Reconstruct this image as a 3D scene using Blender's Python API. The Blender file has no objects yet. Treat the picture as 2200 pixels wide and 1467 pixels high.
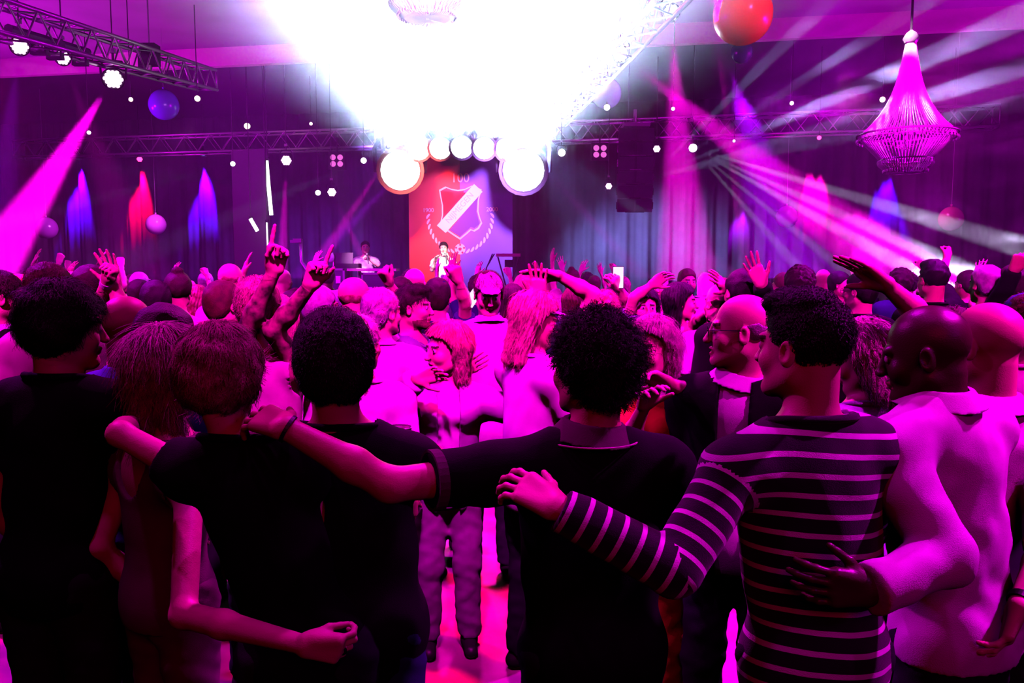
import bpy, math, random
import numpy as np
from mathutils import Vector, Matrix
D = bpy.data; SC = bpy.context.scene; COL = SC.collection
R = math.radians

# ---------------------------------------------------------------- camera
F_PX = 1711.0; CAM_H = 1.85; TILT = math.atan(153.5 / F_PX)
cam_d = D.cameras.new('camera'); cam_d.sensor_width = 36; cam_d.lens = 36 * F_PX / 2200
cam_d.clip_start = 0.05; cam_d.clip_end = 200
cam = D.objects.new('camera', cam_d); COL.objects.link(cam)
cam.location = (0, 0, CAM_H); cam.rotation_euler = (math.pi / 2 - TILT, 0, 0); SC.camera = cam

def P(px, py, Y):
    """point of the hall seen at photo pixel (px, py), Y metres in front of the camera"""
    u = px - 1100; v = -(py - 733.5)
    y = F_PX * math.cos(TILT) + v * math.sin(TILT); z = -F_PX * math.sin(TILT) + v * math.cos(TILT)
    s = Y / y
    return Vector((u * s, Y, CAM_H + z * s))

# ---------------------------------------------------------------- world and exposure
w = D.worlds.new('world'); SC.world = w; w.use_nodes = True
bg = w.node_tree.nodes['Background']; bg.inputs[0].default_value = (0.20, 0.0, 0.16, 1); bg.inputs[1].default_value = 0.02
SC.view_settings.view_transform = 'Standard'; SC.view_settings.look = 'None'
SC.view_settings.gamma = 1; SC.view_settings.exposure = 0.0; SC.view_settings.use_curve_mapping = False
cy = SC.cycles
cy.max_bounces = 4; cy.diffuse_bounces = 0; cy.glossy_bounces = 0; cy.transmission_bounces = 3; cy.volume_bounces = 0
cy.transparent_max_bounces = 6; cy.sample_clamp_indirect = 4; cy.sample_clamp_direct = 0
cy.caustics_reflective = False; cy.caustics_refractive = False
cy.volume_step_rate = 3; cy.volume_max_steps = 64

MAG = (1.0, 0.0, 0.80); PINK = (1.0, 0.0, 0.42); RED = (1.0, 0.0, 0.07); VIO = (0.42, 0.0, 1.0); BLUE = (0.10, 0.0, 1.0)
ICE = (0.42, 0.42, 1.0); WHITE = (0.50, 0.62, 1.0)

def spot(name, pos, target, angle, color, power, blend=0.4, radius=0.05, falloff='Linear', ahead=0.0):
    pos = Vector(pos); pos = pos + (Vector(target) - pos).normalized() * ahead      # the light leaves from in front of the lamp's lens
    ld = D.lights.new(name, 'SPOT'); ld.spot_size = R(angle); ld.spot_blend = blend; ld.shadow_soft_size = radius
    ld.color = color; ld.energy = 1.0; ld.use_nodes = True
    nt = ld.node_tree; em = nt.nodes['Emission']
    fo = nt.nodes.new('ShaderNodeLightFalloff'); fo.inputs['Strength'].default_value = power; fo.inputs['Smooth'].default_value = 0.0
    nt.links.new(fo.outputs[falloff], em.inputs['Strength'])
    o = D.objects.new(name, ld); COL.objects.link(o); o.location = pos
    o.rotation_euler = (Vector(target) - Vector(pos)).to_track_quat('-Z', 'Y').to_euler()
    return o
def area(name, pos, target, sx, sy, color, power):
    ld = D.lights.new(name, 'AREA'); ld.shape = 'RECTANGLE'; ld.size = sx; ld.size_y = sy; ld.color = color; ld.energy = power
    o = D.objects.new(name, ld); COL.objects.link(o); o.location = pos
    o.rotation_euler = (Vector(target) - Vector(pos)).to_track_quat('-Z', 'Y').to_euler()
    return o
# ---------------------------------------------------------------- stage lighting
CZ_ = 5.5
# beams that show in the haze: (name, lamp pixel, depth, aim pixel, aim depth, angle, colour, power, blend)
BEAMS = [
 ('wash_left',        (243,170), 9.5, (-60,640), 9.0, 15, MAG, 2800, .5),
 ('wash_far_left',    (135,125), 8.6, (240,400), 9.5, 20, MAG, 60, .8),
 ('wash_edge_left',   (42,100),  7.8, (0,420), 8.0, 20, VIO, 120, .8),
 ('column_mag',       (615,345), 14.0, (600,700), 13.5, 8, MAG, 700, .5),
 ('column_pink',      (713,413), 14.5, (800,600), 14.0, 8, MAG, 240, .5),
 ('cross_pink',       (835,335), 14.5, (660,600), 13.0, 6, MAG, 420, .5),
 ('cross_violet',     (870,360), 14.5, (640,600), 13.0, 8, VIO, 260, .6),
 ('pin_a',            (500,352), 14.0, (120,450), 12.0, 5, ICE, 22, .8),
 ('pin_b',            (781,345), 14.0, (580,430), 12.5, 6, ICE, 26, .8),
 ('pin_c',            (683,414), 14.5, (480,390), 13.5, 4, ICE, 14, .8),
 ('pin_d',            (1207,328), 13.5, (1560,600), 12.0, 9, ICE, 60, .7),
 ('violet_down_a',    (1140,330), 14.0, (1440,660), 12.5, 5, (.7, .05, 1), 300, .6),
 ('violet_down_b',    (1360,420), 14.0, (1640,640), 12.5, 5, (.7, .05, 1), 240, .6),
 ('wash_right_a',     (1333,117), 9.0, (1640,360), 10.0, 11, MAG, 1200, .5),
 ('wash_right_b',     (1442,27),  8.0, (1460,340), 9.0, 16, MAG, 900, .6),
 ('wash_right_c',     (1515,-140), 7.0, (1660,620), 7.8, 11, MAG, 3600, .5),
 ('wash_right_d',     (1560,120), 10.0, (1680,520), 12.5, 22, VIO, 520, .9),
]
for (n, lp, d, ap, ad, ang, c, pw, bl) in BEAMS:
    spot(n, P(*lp, d), P(*ap, ad), ang, c, pw * 130.0, bl, 0.03, 'Linear', 0.22)
# moving head at (1489,318): five fingers of light to the right, and a fan up to the right behind the loudspeakers
L = P(1489, 318, 13.0)
for k, (ax, ay, an, pw) in enumerate([(2160,520,2.6,90), (2120,600,2.4,70), (2080,650,2.6,90), (1960,700,2.2,50), (1860,740,2.6,40)]):
    spot('finger_%d' % k, L, P(ax, ay, 10.5), an * 1.5, (.72, .62, 1.0), pw * 800, .5, 0.02, 'Linear', .22)
L = P(1392, 385, 13.2)
for k, (ax, ay, an, pw) in enumerate([(1720,60,3.0,60), (1900,60,2.5,45), (2000,120,3.2,60), (2050,190,2.5,50), (2060,250,2.2,40), (1600,330,3,30)]):
    spot('fan_%d' % k, L, P(ax, ay, 10.5), an * 1.3, ICE, pw * 300, .5, 0.02, 'Linear', .22)
# the white blast: two stage heads towards the camera, plus five added to fill the glare
for k, (px, py, tx, an, pw) in enumerate([(860, 358, -.35, 19, 90000), (1125, 362, .6, 20, 90000), (900, 320, -.25, 20, 60000), (946, 318, -.15, 21, 60000), (992, 316, 0, 22, 60000), (1040, 318, .15, 21, 60000), (1088, 320, .25, 20, 60000)]):
    spot('blast_%d' % k, P(px, py, 14.6), Vector((tx, 0.0, 6.4)), an + 5, WHITE, pw, .85, 0.28, 'Linear', .42)
    spot('blast_halo_%d' % k, P(px, py, 14.6), Vector((tx, 0.0, 4.6)), 16, WHITE, 6000, 1.0, 0.05, 'Quadratic', .3)  # halo, fill and soft: extra cones added for the glow round each head
    spot('blast_fill_%d' % k, P(px, py, 14.6), Vector((tx, 0.0, 5.3)), 22, WHITE, 42000, .6, 0.28, 'Linear', .42)
    spot('blast_soft_%d' % k, P(px, py, 14.6), Vector((tx, 0.0, 6.9)), 34, WHITE, 7000, 1.0, 0.05, 'Linear', .4)
spot('haze_fill_blue', P(1150, 300, 14.9), P(1330, 560, 16.2), 80, (.25, .30, 1.0), 6500, .9, .1, 'Quadratic')  # added: imitates blue lens glare, lights the haze behind the loudspeakers
spot('haze_fill_violet', P(840, 300, 15.0), P(700, 560, 16.6), 80, (.30, .04, 1.0), 1800, .9, .1, 'Quadratic')  # added likewise: tints the haze violet left of the glare
spot('balloon_key', Vector((2.6, 4.6, 4.6)), P(1596, 30, 7.2), 16, (1, .04, .3), 260, .8, .05, 'Quadratic')  # added to brighten the red balloon
spot('balloon_left', Vector((-5.5, 14.2, 4.4)), P(215, 485, 16.5), 40, (.9, .1, 1), 900, .8, .05, 'Quadratic')  # added to make the left balloons show
spot('balloon_right', Vector((4.6, 11.4, 4.6)), P(1870, 468, 13.3), 56, (1, .1, .6), 700, .8, .05, 'Quadratic')  # added to brighten the balloons on the right
# downlights washing the rear curtain
def curtY(px):   # distance of the rear curtain along the ray of a photo column
    return 18.3 / (1 + (px - 1100) / 1711 * .177) - .12
for n, px, py, c, pw in (('blue_a', 168, 350, BLUE, 2200), ('red_a', 300, 350, RED, 1500), ('blue_b', 437, 342, BLUE, 2200), ('pink_c', 1752, 312, PINK, 1500), ('blue_d', 1905, 330, BLUE, 1500), ('violet_e', 1590, 420, VIO, 500)):
    Y = curtY(px); spot('curtain_' + n, P(px, py - 14, Y - .22), P(px, 560, Y + .12), 30, c, pw * 2.2, .6, .04, 'Quadratic')
# stage: singer, banner and DJ
spot('stage_white', P(990, 250, 12.0), P(950, 590, 14.2), 12, (1, .9, .8), 2500, .5, .1, 'Quadratic')
spot('stage_red', P(880, 300, 13.0), P(905, 450, 16.4), 50, (1, .14, .10), 2200, 1.0, .1, 'Quadratic')
spot('stage_violet', P(1100, 300, 13.0), P(1060, 450, 16.3), 60, (.5, .2, 1.0), 2600, 1.0, .1, 'Quadratic')
spot('stage_dj', P(700, 300, 12.5), P(780, 560, 14.3), 16, (1, .3, .9), 1800, .6, .1, 'Quadratic')
# washes on the people (lamps above the frame), then two added fills
spot('wash_floor', Vector((-0.2, 6.4, 5.3)), Vector((-.3, 4.4, 0)), 64, MAG, 3600, .6, .12, 'Quadratic')
spot('wash_crowd_l', Vector((-5, 6.0, 5.2)), Vector((-3.2, 6.0, 1)), 95, (.72, 0, 1), 2600, .8, .15, 'Quadratic')
spot('wash_crowd_r', Vector((4.2, 5.6, 5.2)), Vector((2.8, 5.4, 1)), 85, (.8, 0, 1), 3000, .8, .15, 'Quadratic')
spot('wash_back_l', Vector((-3, 9.5, 5.2)), Vector((-3, 10.5, 1)), 105, (.6, 0, 1), 3200, .8, .15, 'Quadratic')
spot('wash_back_r', Vector((3.4, 9.0, 5.2)), Vector((3.4, 10, 1)), 105, (.6, 0, 1), 2200, .8, .15, 'Quadratic')
for k, (x0, x1, pw) in enumerate(((-3.2, -3.6, 2600), (-.2, -.3, 3400), (2.8, 3.2, 2200))):
    spot('wash_key_%d' % k, Vector((x0, .8, 5.4)), Vector((x1, 5.4, 1.2)), 46, (1, 0, .78), pw, .7, .1, 'Quadratic')
spot('wash_near_right', Vector((3.9, 2.6, 5.2)), Vector((1.5, 2.1, 1.4)), 34, (1, 0, .95), 1500, .7, .08, 'Quadratic')
spot('wash_near_left', Vector((-3.2, 3.8, 5.2)), Vector((-.9, 2.1, 1.4)), 48, MAG, 520, .8, .08, 'Quadratic')
spot('wash_top_left', Vector((-1.5, 1.5, 5.3)), Vector((-.85, 2.05, 1.5)), 44, (1, 0, .9), 90, .8, .08, 'Quadratic')
spot('wash_top_mid', Vector((.3, 1.4, 5.3)), Vector((.2, 2.0, 1.5)), 34, (1, 0, .9), 90, .8, .08, 'Quadratic')
spot('wash_near_mid', Vector((.5, 4.0, 5.2)), Vector((.2, 2.0, 1.6)), 40, (.9, 0, 1), 420, .8, .08, 'Quadratic')
spot('wash_right_mid', Vector((3.2, 1.2, 5.2)), P(1930, 640, 2.8), 30, MAG, 1300, .8, .08, 'Quadratic')
spot('floor_red', Vector((-3.3, 4.7, 4.8)), Vector((-2.9, 4.3, 0)), 26, RED, 3500, .8, .1, 'Quadratic')
spot('floor_red_b', Vector((0.2, 3.9, 4.8)), Vector((-.2, 3.8, 0)), 30, (1, 0, .2), 3000, .8, .1, 'Quadratic')
area('fill_red', Vector((0.5, -2.5, 3.6)), Vector((0, 3, 1.0)), 3, 1, (1.0, 0.0, 0.11), 19)  # unseen red fill added behind the camera for the backs in front
area('fill_violet', Vector((3.6, -1.2, 3.4)), Vector((1.6, 2.2, 1.1)), .8, .5, (.75, 0, 1), 9)  # unseen violet fill added for the white shirts' shaded backs
# chandelier spots, and unseen lamps added to light the ceiling
c0 = P(1957, 220, 8.0)
spot('chandelier_mag', Vector((c0.x - 1.0, 5.2, 3.4)), c0, 22, MAG, 2600, .5, .05, 'Quadratic'); spot('chandelier_top', Vector((c0.x - .9, 7.4, 5.3)), c0 + Vector((-.05, 0, .62)), 9, (1, .5, .9), 2200, .6, .05, 'Quadratic')
c1 = P(915, -120, 5.6); spot('chandelier_b', Vector((0.5, 3.4, 3.2)), c1, 40, (1, .35, .8), 600, .5, .05, 'Quadratic')
for n, x, y, tx, ty, pw in (('a', -12.6, 6, -5, 9, 1500), ('b', 11.6, 6, 5, 8, 1100), ('c', -12.6, 11, -4, 13, 900), ('d', 11.6, 9, 4, 10, 800)):
    spot('ceiling_fill_' + n, Vector((x, y, 2.2)), Vector((tx, ty, CZ_)), 80, (.85, 0, 1.0), pw * 2.0, .9, .1, 'Quadratic')  # no lamp known there; added to brighten the ceiling
# ---------------------------------------------------------------- helpers
def mat(name, color, rough=0.7, metal=0.0, emit=None, estr=0.0, noise=0.0, nscale=8.0, bump=0.0, bscale=60.0, sheen=0.0, spec=0.5, alpha=1.0, trans=0.0, color2=None):
    m = D.materials.get(name)
    if m: return m
    m = D.materials.new(name); m.use_nodes = True; nt = m.node_tree; b = nt.nodes['Principled BSDF']
    b.inputs['Base Color'].default_value = (*color, 1); b.inputs['Roughness'].default_value = rough
    b.inputs['Metallic'].default_value = metal; b.inputs['Specular IOR Level'].default_value = spec
    b.inputs['Alpha'].default_value = alpha; b.inputs['Transmission Weight'].default_value = trans
    if sheen: b.inputs['Sheen Weight'].default_value = sheen
    if emit: b.inputs['Emission Color'].default_value = (*emit, 1); b.inputs['Emission Strength'].default_value = estr
    if noise or bump or color2:
        tc = nt.nodes.new('ShaderNodeTexCoord')
        if noise or color2:
            n = nt.nodes.new('ShaderNodeTexNoise'); n.inputs['Scale'].default_value = nscale; n.inputs['Detail'].default_value = 4
            nt.links.new(tc.outputs['Object'], n.inputs['Vector'])
            r = nt.nodes.new('ShaderNodeValToRGB'); c2 = color2 or tuple(c * (1 - noise) for c in color)
            r.color_ramp.elements[0].position = 0.35; r.color_ramp.elements[1].position = 0.65
            r.color_ramp.elements[0].color = (*c2, 1); r.color_ramp.elements[1].color = (*color, 1)
            nt.links.new(n.outputs['Fac'], r.inputs[0]); nt.links.new(r.outputs[0], b.inputs['Base Color'])
        if bump:
            n2 = nt.nodes.new('ShaderNodeTexNoise'); n2.inputs['Scale'].default_value = bscale; n2.inputs['Detail'].default_value = 3
            nt.links.new(tc.outputs['Object'], n2.inputs['Vector'])
            bp = nt.nodes.new('ShaderNodeBump'); bp.inputs['Strength'].default_value = bump; bp.inputs['Distance'].default_value = 0.01
            nt.links.new(n2.outputs['Fac'], bp.inputs['Height']); nt.links.new(bp.outputs[0], b.inputs['Normal'])
    return m

class MB:
    """collects shapes for ONE mesh object"""
    def __init__(s): s.v = []; s.f = []; s.mi = []
    def add(s, vs, fs, mi=0):
        n = len(s.v); s.v += [tuple(v) for v in vs]; s.f += [tuple(i + n for i in f) for f in fs]; s.mi += [mi] * len(fs)
    def box(s, c, d, rot=None, mi=0):
        c = Vector(c); M = rot or Matrix.Identity(3); vs = []
        for x in (-.5, .5):
            for y in (-.5, .5):
                for z in (-.5, .5): vs.append(c + M @ Vector((x * d[0], y * d[1], z * d[2])))
        s.add(vs, [(0, 1, 3, 2), (4, 6, 7, 5), (0, 4, 5, 1), (2, 3, 7, 6), (0, 2, 6, 4), (1, 5, 7, 3)], mi)
    def tube(s, pts, r, n=8, mi=0, cap=True):
        pts = [Vector(p) for p in pts]; rs = r if isinstance(r, (list, tuple)) else [r] * len(pts); vs = []; fs = []
        up = None
        for i, p in enumerate(pts):
            t = (pts[min(i + 1, len(pts) - 1)] - pts[max(i - 1, 0)]).normalized()
            if up is None: up = t.orthogonal()
            a = (up - t * up.dot(t)).normalized(); b = t.cross(a); up = a
            for k in range(n):
                q = 2 * math.pi * k / n; vs.append(p + (a * math.cos(q) + b * math.sin(q)) * rs[i])
        for i in range(len(pts) - 1):
            for k in range(n):
                fs.append((i * n + k, i * n + (k + 1) % n, (i + 1) * n + (k + 1) % n, (i + 1) * n + k))
        if cap: fs.append(tuple(range(n - 1, -1, -1))); fs.append(tuple((len(pts) - 1) * n + k for k in range(n)))
        s.add(vs, fs, mi)
    def lathe(s, c, prof, n=24, mi=0, M=None):
        c = Vector(c); M = M or Matrix.Identity(3); vs = []; fs = []
        for (r, z) in prof:
            for k in range(n):
                q = 2 * math.pi * k / n; vs.append(c + M @ Vector((r * math.cos(q), r * math.sin(q), z)))
        for i in range(len(prof) - 1):
            for k in range(n): fs.append((i * n + k, i * n + (k + 1) % n, (i + 1) * n + (k + 1) % n, (i + 1) * n + k))
        s.add(vs, fs, mi)
    def ball(s, c, r, n=20, mi=0, sz=1.0):
        s.lathe(c, [(max(r * math.sin(math.pi * i / 12), 1e-4), -r * sz * math.cos(math.pi * i / 12)) for i in range(13)], n, mi)
    def build(s, name, mats, parent=None, smooth=False, loc=None):
        me = D.meshes.new(name); loc = Vector(loc) if loc is not None else Vector((0, 0, 0))
        me.from_pydata([tuple(Vector(v) - loc) for v in s.v], [], s.f); me.update()
        for m in (mats if isinstance(mats, (list, tuple)) else [mats]): me.materials.append(m)
        if any(s.mi): me.polygons.foreach_set('material_index', s.mi)
        if smooth: me.polygons.foreach_set('use_smooth', [True] * len(me.polygons))
        o = D.objects.new(name, me); COL.objects.link(o); o.location = loc
        if parent: o.parent = parent; o.location = loc - parent.location if loc.length else -parent.location
        return o
def empty(name, loc=(0, 0, 0)):
    o = D.objects.new(name, None); COL.objects.link(o); o.location = loc; o.empty_display_size = .1; return o
def tag(o, label=None, cat=None, group=None, kind=None):
    if label: o['label'] = label
    if cat: o['category'] = cat
    if group: o['group'] = group
    if kind: o['kind'] = kind
    return o
def aimM(d, up=(0, 0, 1)):
    return Vector(d).to_track_quat('Z', 'Y').to_matrix()
# ---------------------------------------------------------------- the hall
M_floor = mat('floor_vinyl', (.50, .30, .32), .38, noise=.35, nscale=3, spec=.4)
M_curtain = mat('black_velour', (.10, .09, .11), .95, noise=.3, nscale=2)
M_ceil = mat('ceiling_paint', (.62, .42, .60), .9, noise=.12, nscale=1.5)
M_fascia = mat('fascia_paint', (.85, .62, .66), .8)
M_dark = mat('dark_wall_paint', (.10, .09, .11), .9)
b = MB(); b.box((0, 9, -.05), (32, 40, .1)); tag(b.build('floor', M_floor), kind='structure')
# back curtain, pleated, running slightly closer to the right
AL, AR = Vector((-13.5, 20.6, 0)), Vector((12.5, 16.0, 0))
def curtain_wall(name, A, B, z0, z1, m, amp=.09, per=.42):
    d = (B - A); L = d.length; t = d / L; n = Vector((-t.y, t.x, 0)); N = int(L / .035); vs = []; fs = []
    for i in range(N + 1):
        s = i * L / N; o = amp * (math.sin(2 * math.pi * s / per + .8 * math.sin(s * 1.3)) + .35 * math.sin(2 * math.pi * s / (per * .37)))
        for z in (z0, z1):
            for k in (0, .05): vs.append(A + t * s + n * (o * .5 + k) + Vector((0, 0, z)))
    for i in range(N):
        a = i * 4; c = a + 4; fs += [(a, c, c + 2, a + 2), (a + 1, a + 3, c + 3, c + 1), (a + 2, c + 2, c + 3, a + 3), (a, a + 1, c + 1, c)]
    q = MB(); q.add(vs, fs); return q.build(name, m, smooth=True)
tag(curtain_wall('wall_back', AL, AR, 0, 5.6, M_curtain), kind='structure')
tag(curtain_wall('wall_left', Vector((-13.5, -4, 0)), AL, 0, 5.6, M_curtain), kind='structure')
b = MB(); b.box((12.5, 6, 3), (.2, 20, 6)); tag(b.build('wall_right', M_dark), kind='structure')
b = MB(); b.box((0, -7, 3), (27, .2, 6)); tag(b.build('wall_camera', M_dark), kind='structure')
# bright ceiling over the audience, ending in a fascia; lower dark ceiling beyond it
FL, FR = Vector((-13.5, 15.2, 0)), Vector((12.5, 10.6, 0))
def slab(name, pts, z0, z1, m):
    q = MB(); n = len(pts); vs = [(p[0], p[1], z0) for p in pts] + [(p[0], p[1], z1) for p in pts]
    q.add(vs, [tuple(range(n))[::-1], tuple(range(n, 2 * n))] + [(i, (i + 1) % n, n + (i + 1) % n, n + i) for i in range(n)])
    return q.build(name, m)
CZ = 5.55
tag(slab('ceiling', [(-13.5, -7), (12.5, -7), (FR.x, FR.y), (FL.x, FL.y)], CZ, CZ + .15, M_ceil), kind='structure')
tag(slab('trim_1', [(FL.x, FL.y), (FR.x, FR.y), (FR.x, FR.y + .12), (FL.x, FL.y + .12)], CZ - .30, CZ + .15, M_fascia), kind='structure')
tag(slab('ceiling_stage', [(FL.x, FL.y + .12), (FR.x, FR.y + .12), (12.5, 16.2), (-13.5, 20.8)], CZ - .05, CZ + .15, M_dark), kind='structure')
# ---------------------------------------------------------------- implicit bodies, meshed with surface nets
def V3(v): return np.array(tuple(v), dtype=np.float64)
class Field:
    def __init__(s): s.p = []; s.post = []
    def cap(s, a, b, ra, rb=None, k=.02, cut=0, op=1):
        """tapered capsule a->b; cut=1: flat end at b, cut=3: flat at both ends"""
        s.p.append(('c', V3(a), V3(b), ra, ra if rb is None else rb, k, cut, op)); return s
    def ell(s, c, r, M=None, k=.02, op=1):
        s.p.append(('e', V3(c), np.array(r, float), np.eye(3) if M is None else np.array(M, float), 0, k, 0, op)); return s
    def bounds(s, pad=.03):
        lo = np.full(3, 1e9); hi = -lo
        for q in s.p:
            if q[7] < 0: continue
            l, h = s.bb(q); lo = np.minimum(lo, l); hi = np.maximum(hi, h)
        return lo - pad, hi + pad
    def bb(s, q):
        if q[0] == 'c':
            r = max(q[3], q[4]); return np.minimum(q[1], q[2]) - r, np.maximum(q[1], q[2]) + r
        e = np.sqrt(((q[3] * q[2][None, :]) ** 2).sum(1)); return q[1] - e, q[1] + e
    def grid(s, lo, hi, h, inflate=0.0):
        n = np.maximum(np.ceil((hi - lo) / h).astype(int) + 1, 2)
        ax = [(lo[i] + np.arange(n[i]) * h).astype(np.float32) for i in range(3)]
        G = np.full(tuple(n), 1.0, np.float32)
        for q in s.p:
            k = q[5]; l, u = s.bb(q); pad = k + 3 * h + inflate
            i0 = np.maximum(np.floor((l - pad - lo) / h).astype(int), 0); i1 = np.minimum(np.ceil((u + pad - lo) / h).astype(int) + 1, n)
            if (i1 <= i0).any(): continue
            sl = tuple(slice(i0[i], i1[i]) for i in range(3))
            X = ax[0][sl[0]][:, None, None]; Y = ax[1][sl[1]][None, :, None]; Z = ax[2][sl[2]][None, None, :]
            if q[0] == 'c':
                a, b = q[1], q[2]; d = b - a; L2 = max(float(d @ d), 1e-9)
                x, y, z = X - a[0], Y - a[1], Z - a[2]
                tr = (x * d[0] + y * d[1] + z * d[2]) / L2; t = np.clip(tr, 0, 1)
                v = np.sqrt((x - t * d[0]) ** 2 + (y - t * d[1]) ** 2 + (z - t * d[2]) ** 2) - (q[3] + (q[4] - q[3]) * t)
                L = math.sqrt(L2)
                if q[6] & 1: v = np.maximum(v, (tr - 1) * L)
                if q[6] & 2: v = np.maximum(v, -tr * L)
            else:
                M = q[3]; x, y, z = X - q[1][0], Y - q[1][1], Z - q[1][2]; r = q[2]
                u0 = (x * M[0, 0] + y * M[1, 0] + z * M[2, 0]) / r[0]; u1 = (x * M[0, 1] + y * M[1, 1] + z * M[2, 1]) / r[1]; u2 = (x * M[0, 2] + y * M[1, 2] + z * M[2, 2]) / r[2]
                k0 = np.sqrt(u0 * u0 + u1 * u1 + u2 * u2) + 1e-6
                k1 = np.sqrt((u0 / r[0]) ** 2 + (u1 / r[1]) ** 2 + (u2 / r[2]) ** 2) + 1e-6
                v = k0 * (k0 - 1) / k1
            v = v.astype(np.float32) - np.float32(inflate if q[7] > 0 else 0); g = G[sl]
            if q[7] > 0:
                hh = np.maximum(k - np.abs(g - v), 0) / k; G[sl] = np.minimum(g, v) - hh * hh * k * .25
            else:
                v = -v; hh = np.maximum(k - np.abs(g - v), 0) / k; G[sl] = np.maximum(g, v) + hh * hh * k * .25
        X = ax[0][:, None, None]; Y = ax[1][None, :, None]; Z = ax[2][None, None, :]
        for f in s.post: G = f(G, X, Y, Z).astype(np.float32)
        return G
E_A = [(0, 1), (2, 3), (4, 5), (6, 7), (0, 2), (1, 3), (4, 6), (5, 7), (0, 4), (1, 5), (2, 6), (3, 7)]
def nets(G, lo, h):
    S = G < 0; c = np.zeros(tuple(n - 1 for n in G.shape), np.int8)
    off = [(dx, dy, dz) for dx in (0, 1) for dy in (0, 1) for dz in (0, 1)]
    a, b, d = c.shape
    for (dx, dy, dz) in off: c += S[dx:dx + a, dy:dy + b, dz:dz + d]
    act = (c > 0) & (c < 8); idx = np.argwhere(act)
    if len(idx) == 0: return np.zeros((0, 3)), np.zeros((0, 4), int)
    vals = np.stack([G[idx[:, 0] + o[0], idx[:, 1] + o[1], idx[:, 2] + o[2]] for o in off], 1)
    acc = np.zeros((len(idx), 3)); cnt = np.zeros(len(idx)); offa = np.array(off, float)
    for (p, q) in E_A:
        va, vb = vals[:, p], vals[:, q]; m = (va < 0) != (vb < 0); t = np.where(m, va / np.where(m, va - vb, 1), 0)
        acc += (offa[p] + (offa[q] - offa[p]) * t[:, None]) * m[:, None]; cnt += m
    V = lo + (idx + acc / cnt[:, None]) * h
    I = np.full(c.shape, -1, np.int64); I[act] = np.arange(len(idx)); F = []
    for axn in range(3):
        e = [slice(1, -1)] * 3; s1 = list(e); s2 = list(e); s1[axn] = slice(0, -1); s2[axn] = slice(1, None)
        s1 = tuple(s1); s2 = tuple(s2); A = S[s1]; B = S[s2]; ch = np.argwhere(A != B)
        if len(ch) == 0: continue
        sgn = A[tuple(ch.T)]; base = ch.copy()
        for q in range(3):
            if q != axn: base[:, q] += 1
        u, w = [(1, 2), (2, 0), (0, 1)][axn]
        def g(du, dw):
            t = base.copy(); t[:, u] += du; t[:, w] += dw; return I[t[:, 0], t[:, 1], t[:, 2]]
        f = np.stack([g(-1, -1), g(0, -1), g(0, 0), g(-1, 0)], 1); f[~sgn] = f[~sgn][:, ::-1]; F.append(f)
    F = np.concatenate(F) if F else np.zeros((0, 4), int)
    return V, F[(F >= 0).all(1)]
def mesh_blocks(field, blocks, coarse_h, inflate=0.0):
    """one mesh from the field: a coarse pass plus finer boxes (lo, hi, h) for head and hands"""
    lo, hi = field.bounds(.03 + inflate); V, F = nets(field.grid(lo, hi, coarse_h, inflate), lo, coarse_h)
    Vs, Fs = [V], []
    if len(F):
        cen = V[F].mean(1); keep = np.ones(len(F), bool)
        for (l, u, h) in blocks: keep &= ~((cen > l + coarse_h * .9) & (cen < u - coarse_h * .9)).all(1)
        F = F[keep]
    Fs.append(F); n = len(V)
    for (l, u, h) in blocks:
        v, f = nets(field.grid(l, u, h, inflate), l, h)
        if len(f): Vs.append(v); Fs.append(f + n); n += len(v)
    V = np.concatenate(Vs); F = np.concatenate(Fs); used = np.zeros(len(V), bool); used[F.ravel()] = True
    mp = np.cumsum(used) - 1; return V[used], mp[F]
def np_mesh(name, V, F, mats, parent=None, mi=None, smooth=True):
    me = D.meshes.new(name); nv, nf = len(V), len(F); k = F.shape[1] if nf else 4
    me.vertices.add(nv); me.vertices.foreach_set('co', np.asarray(V, np.float32).ravel())
    me.loops.add(nf * k); me.loops.foreach_set('vertex_index', np.asarray(F, np.int32).ravel())
    me.polygons.add(nf); me.polygons.foreach_set('loop_start', np.arange(nf, dtype=np.int32) * k)
    me.update(calc_edges=True)
    for m in (mats if isinstance(mats, (list, tuple)) else [mats]): me.materials.append(m)
    if mi is not None: me.polygons.foreach_set('material_index', np.asarray(mi, np.int32))
    me.polygons.foreach_set('use_smooth', np.full(nf, smooth)); me.update()
    o = D.objects.new(name, me); COL.objects.link(o)
    if parent: o.parent = parent
    return o
def wob(X, Y, Z, f, sd=0.0):
    """smooth pseudo-noise in -1..1"""
    a = np.sin(f * (X * 1.0 + Y * .6 + Z * .3) + sd + 1.7 * np.sin(f * .7 * (Z - X * .4) + sd * 2))
    b = np.sin(f * (Y * 1.1 - X * .5 + Z * .8) + sd * 1.7 + 1.5 * np.sin(f * .8 * (X + Y * .3) + 1.3))
    return (a + b) * .5
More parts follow.
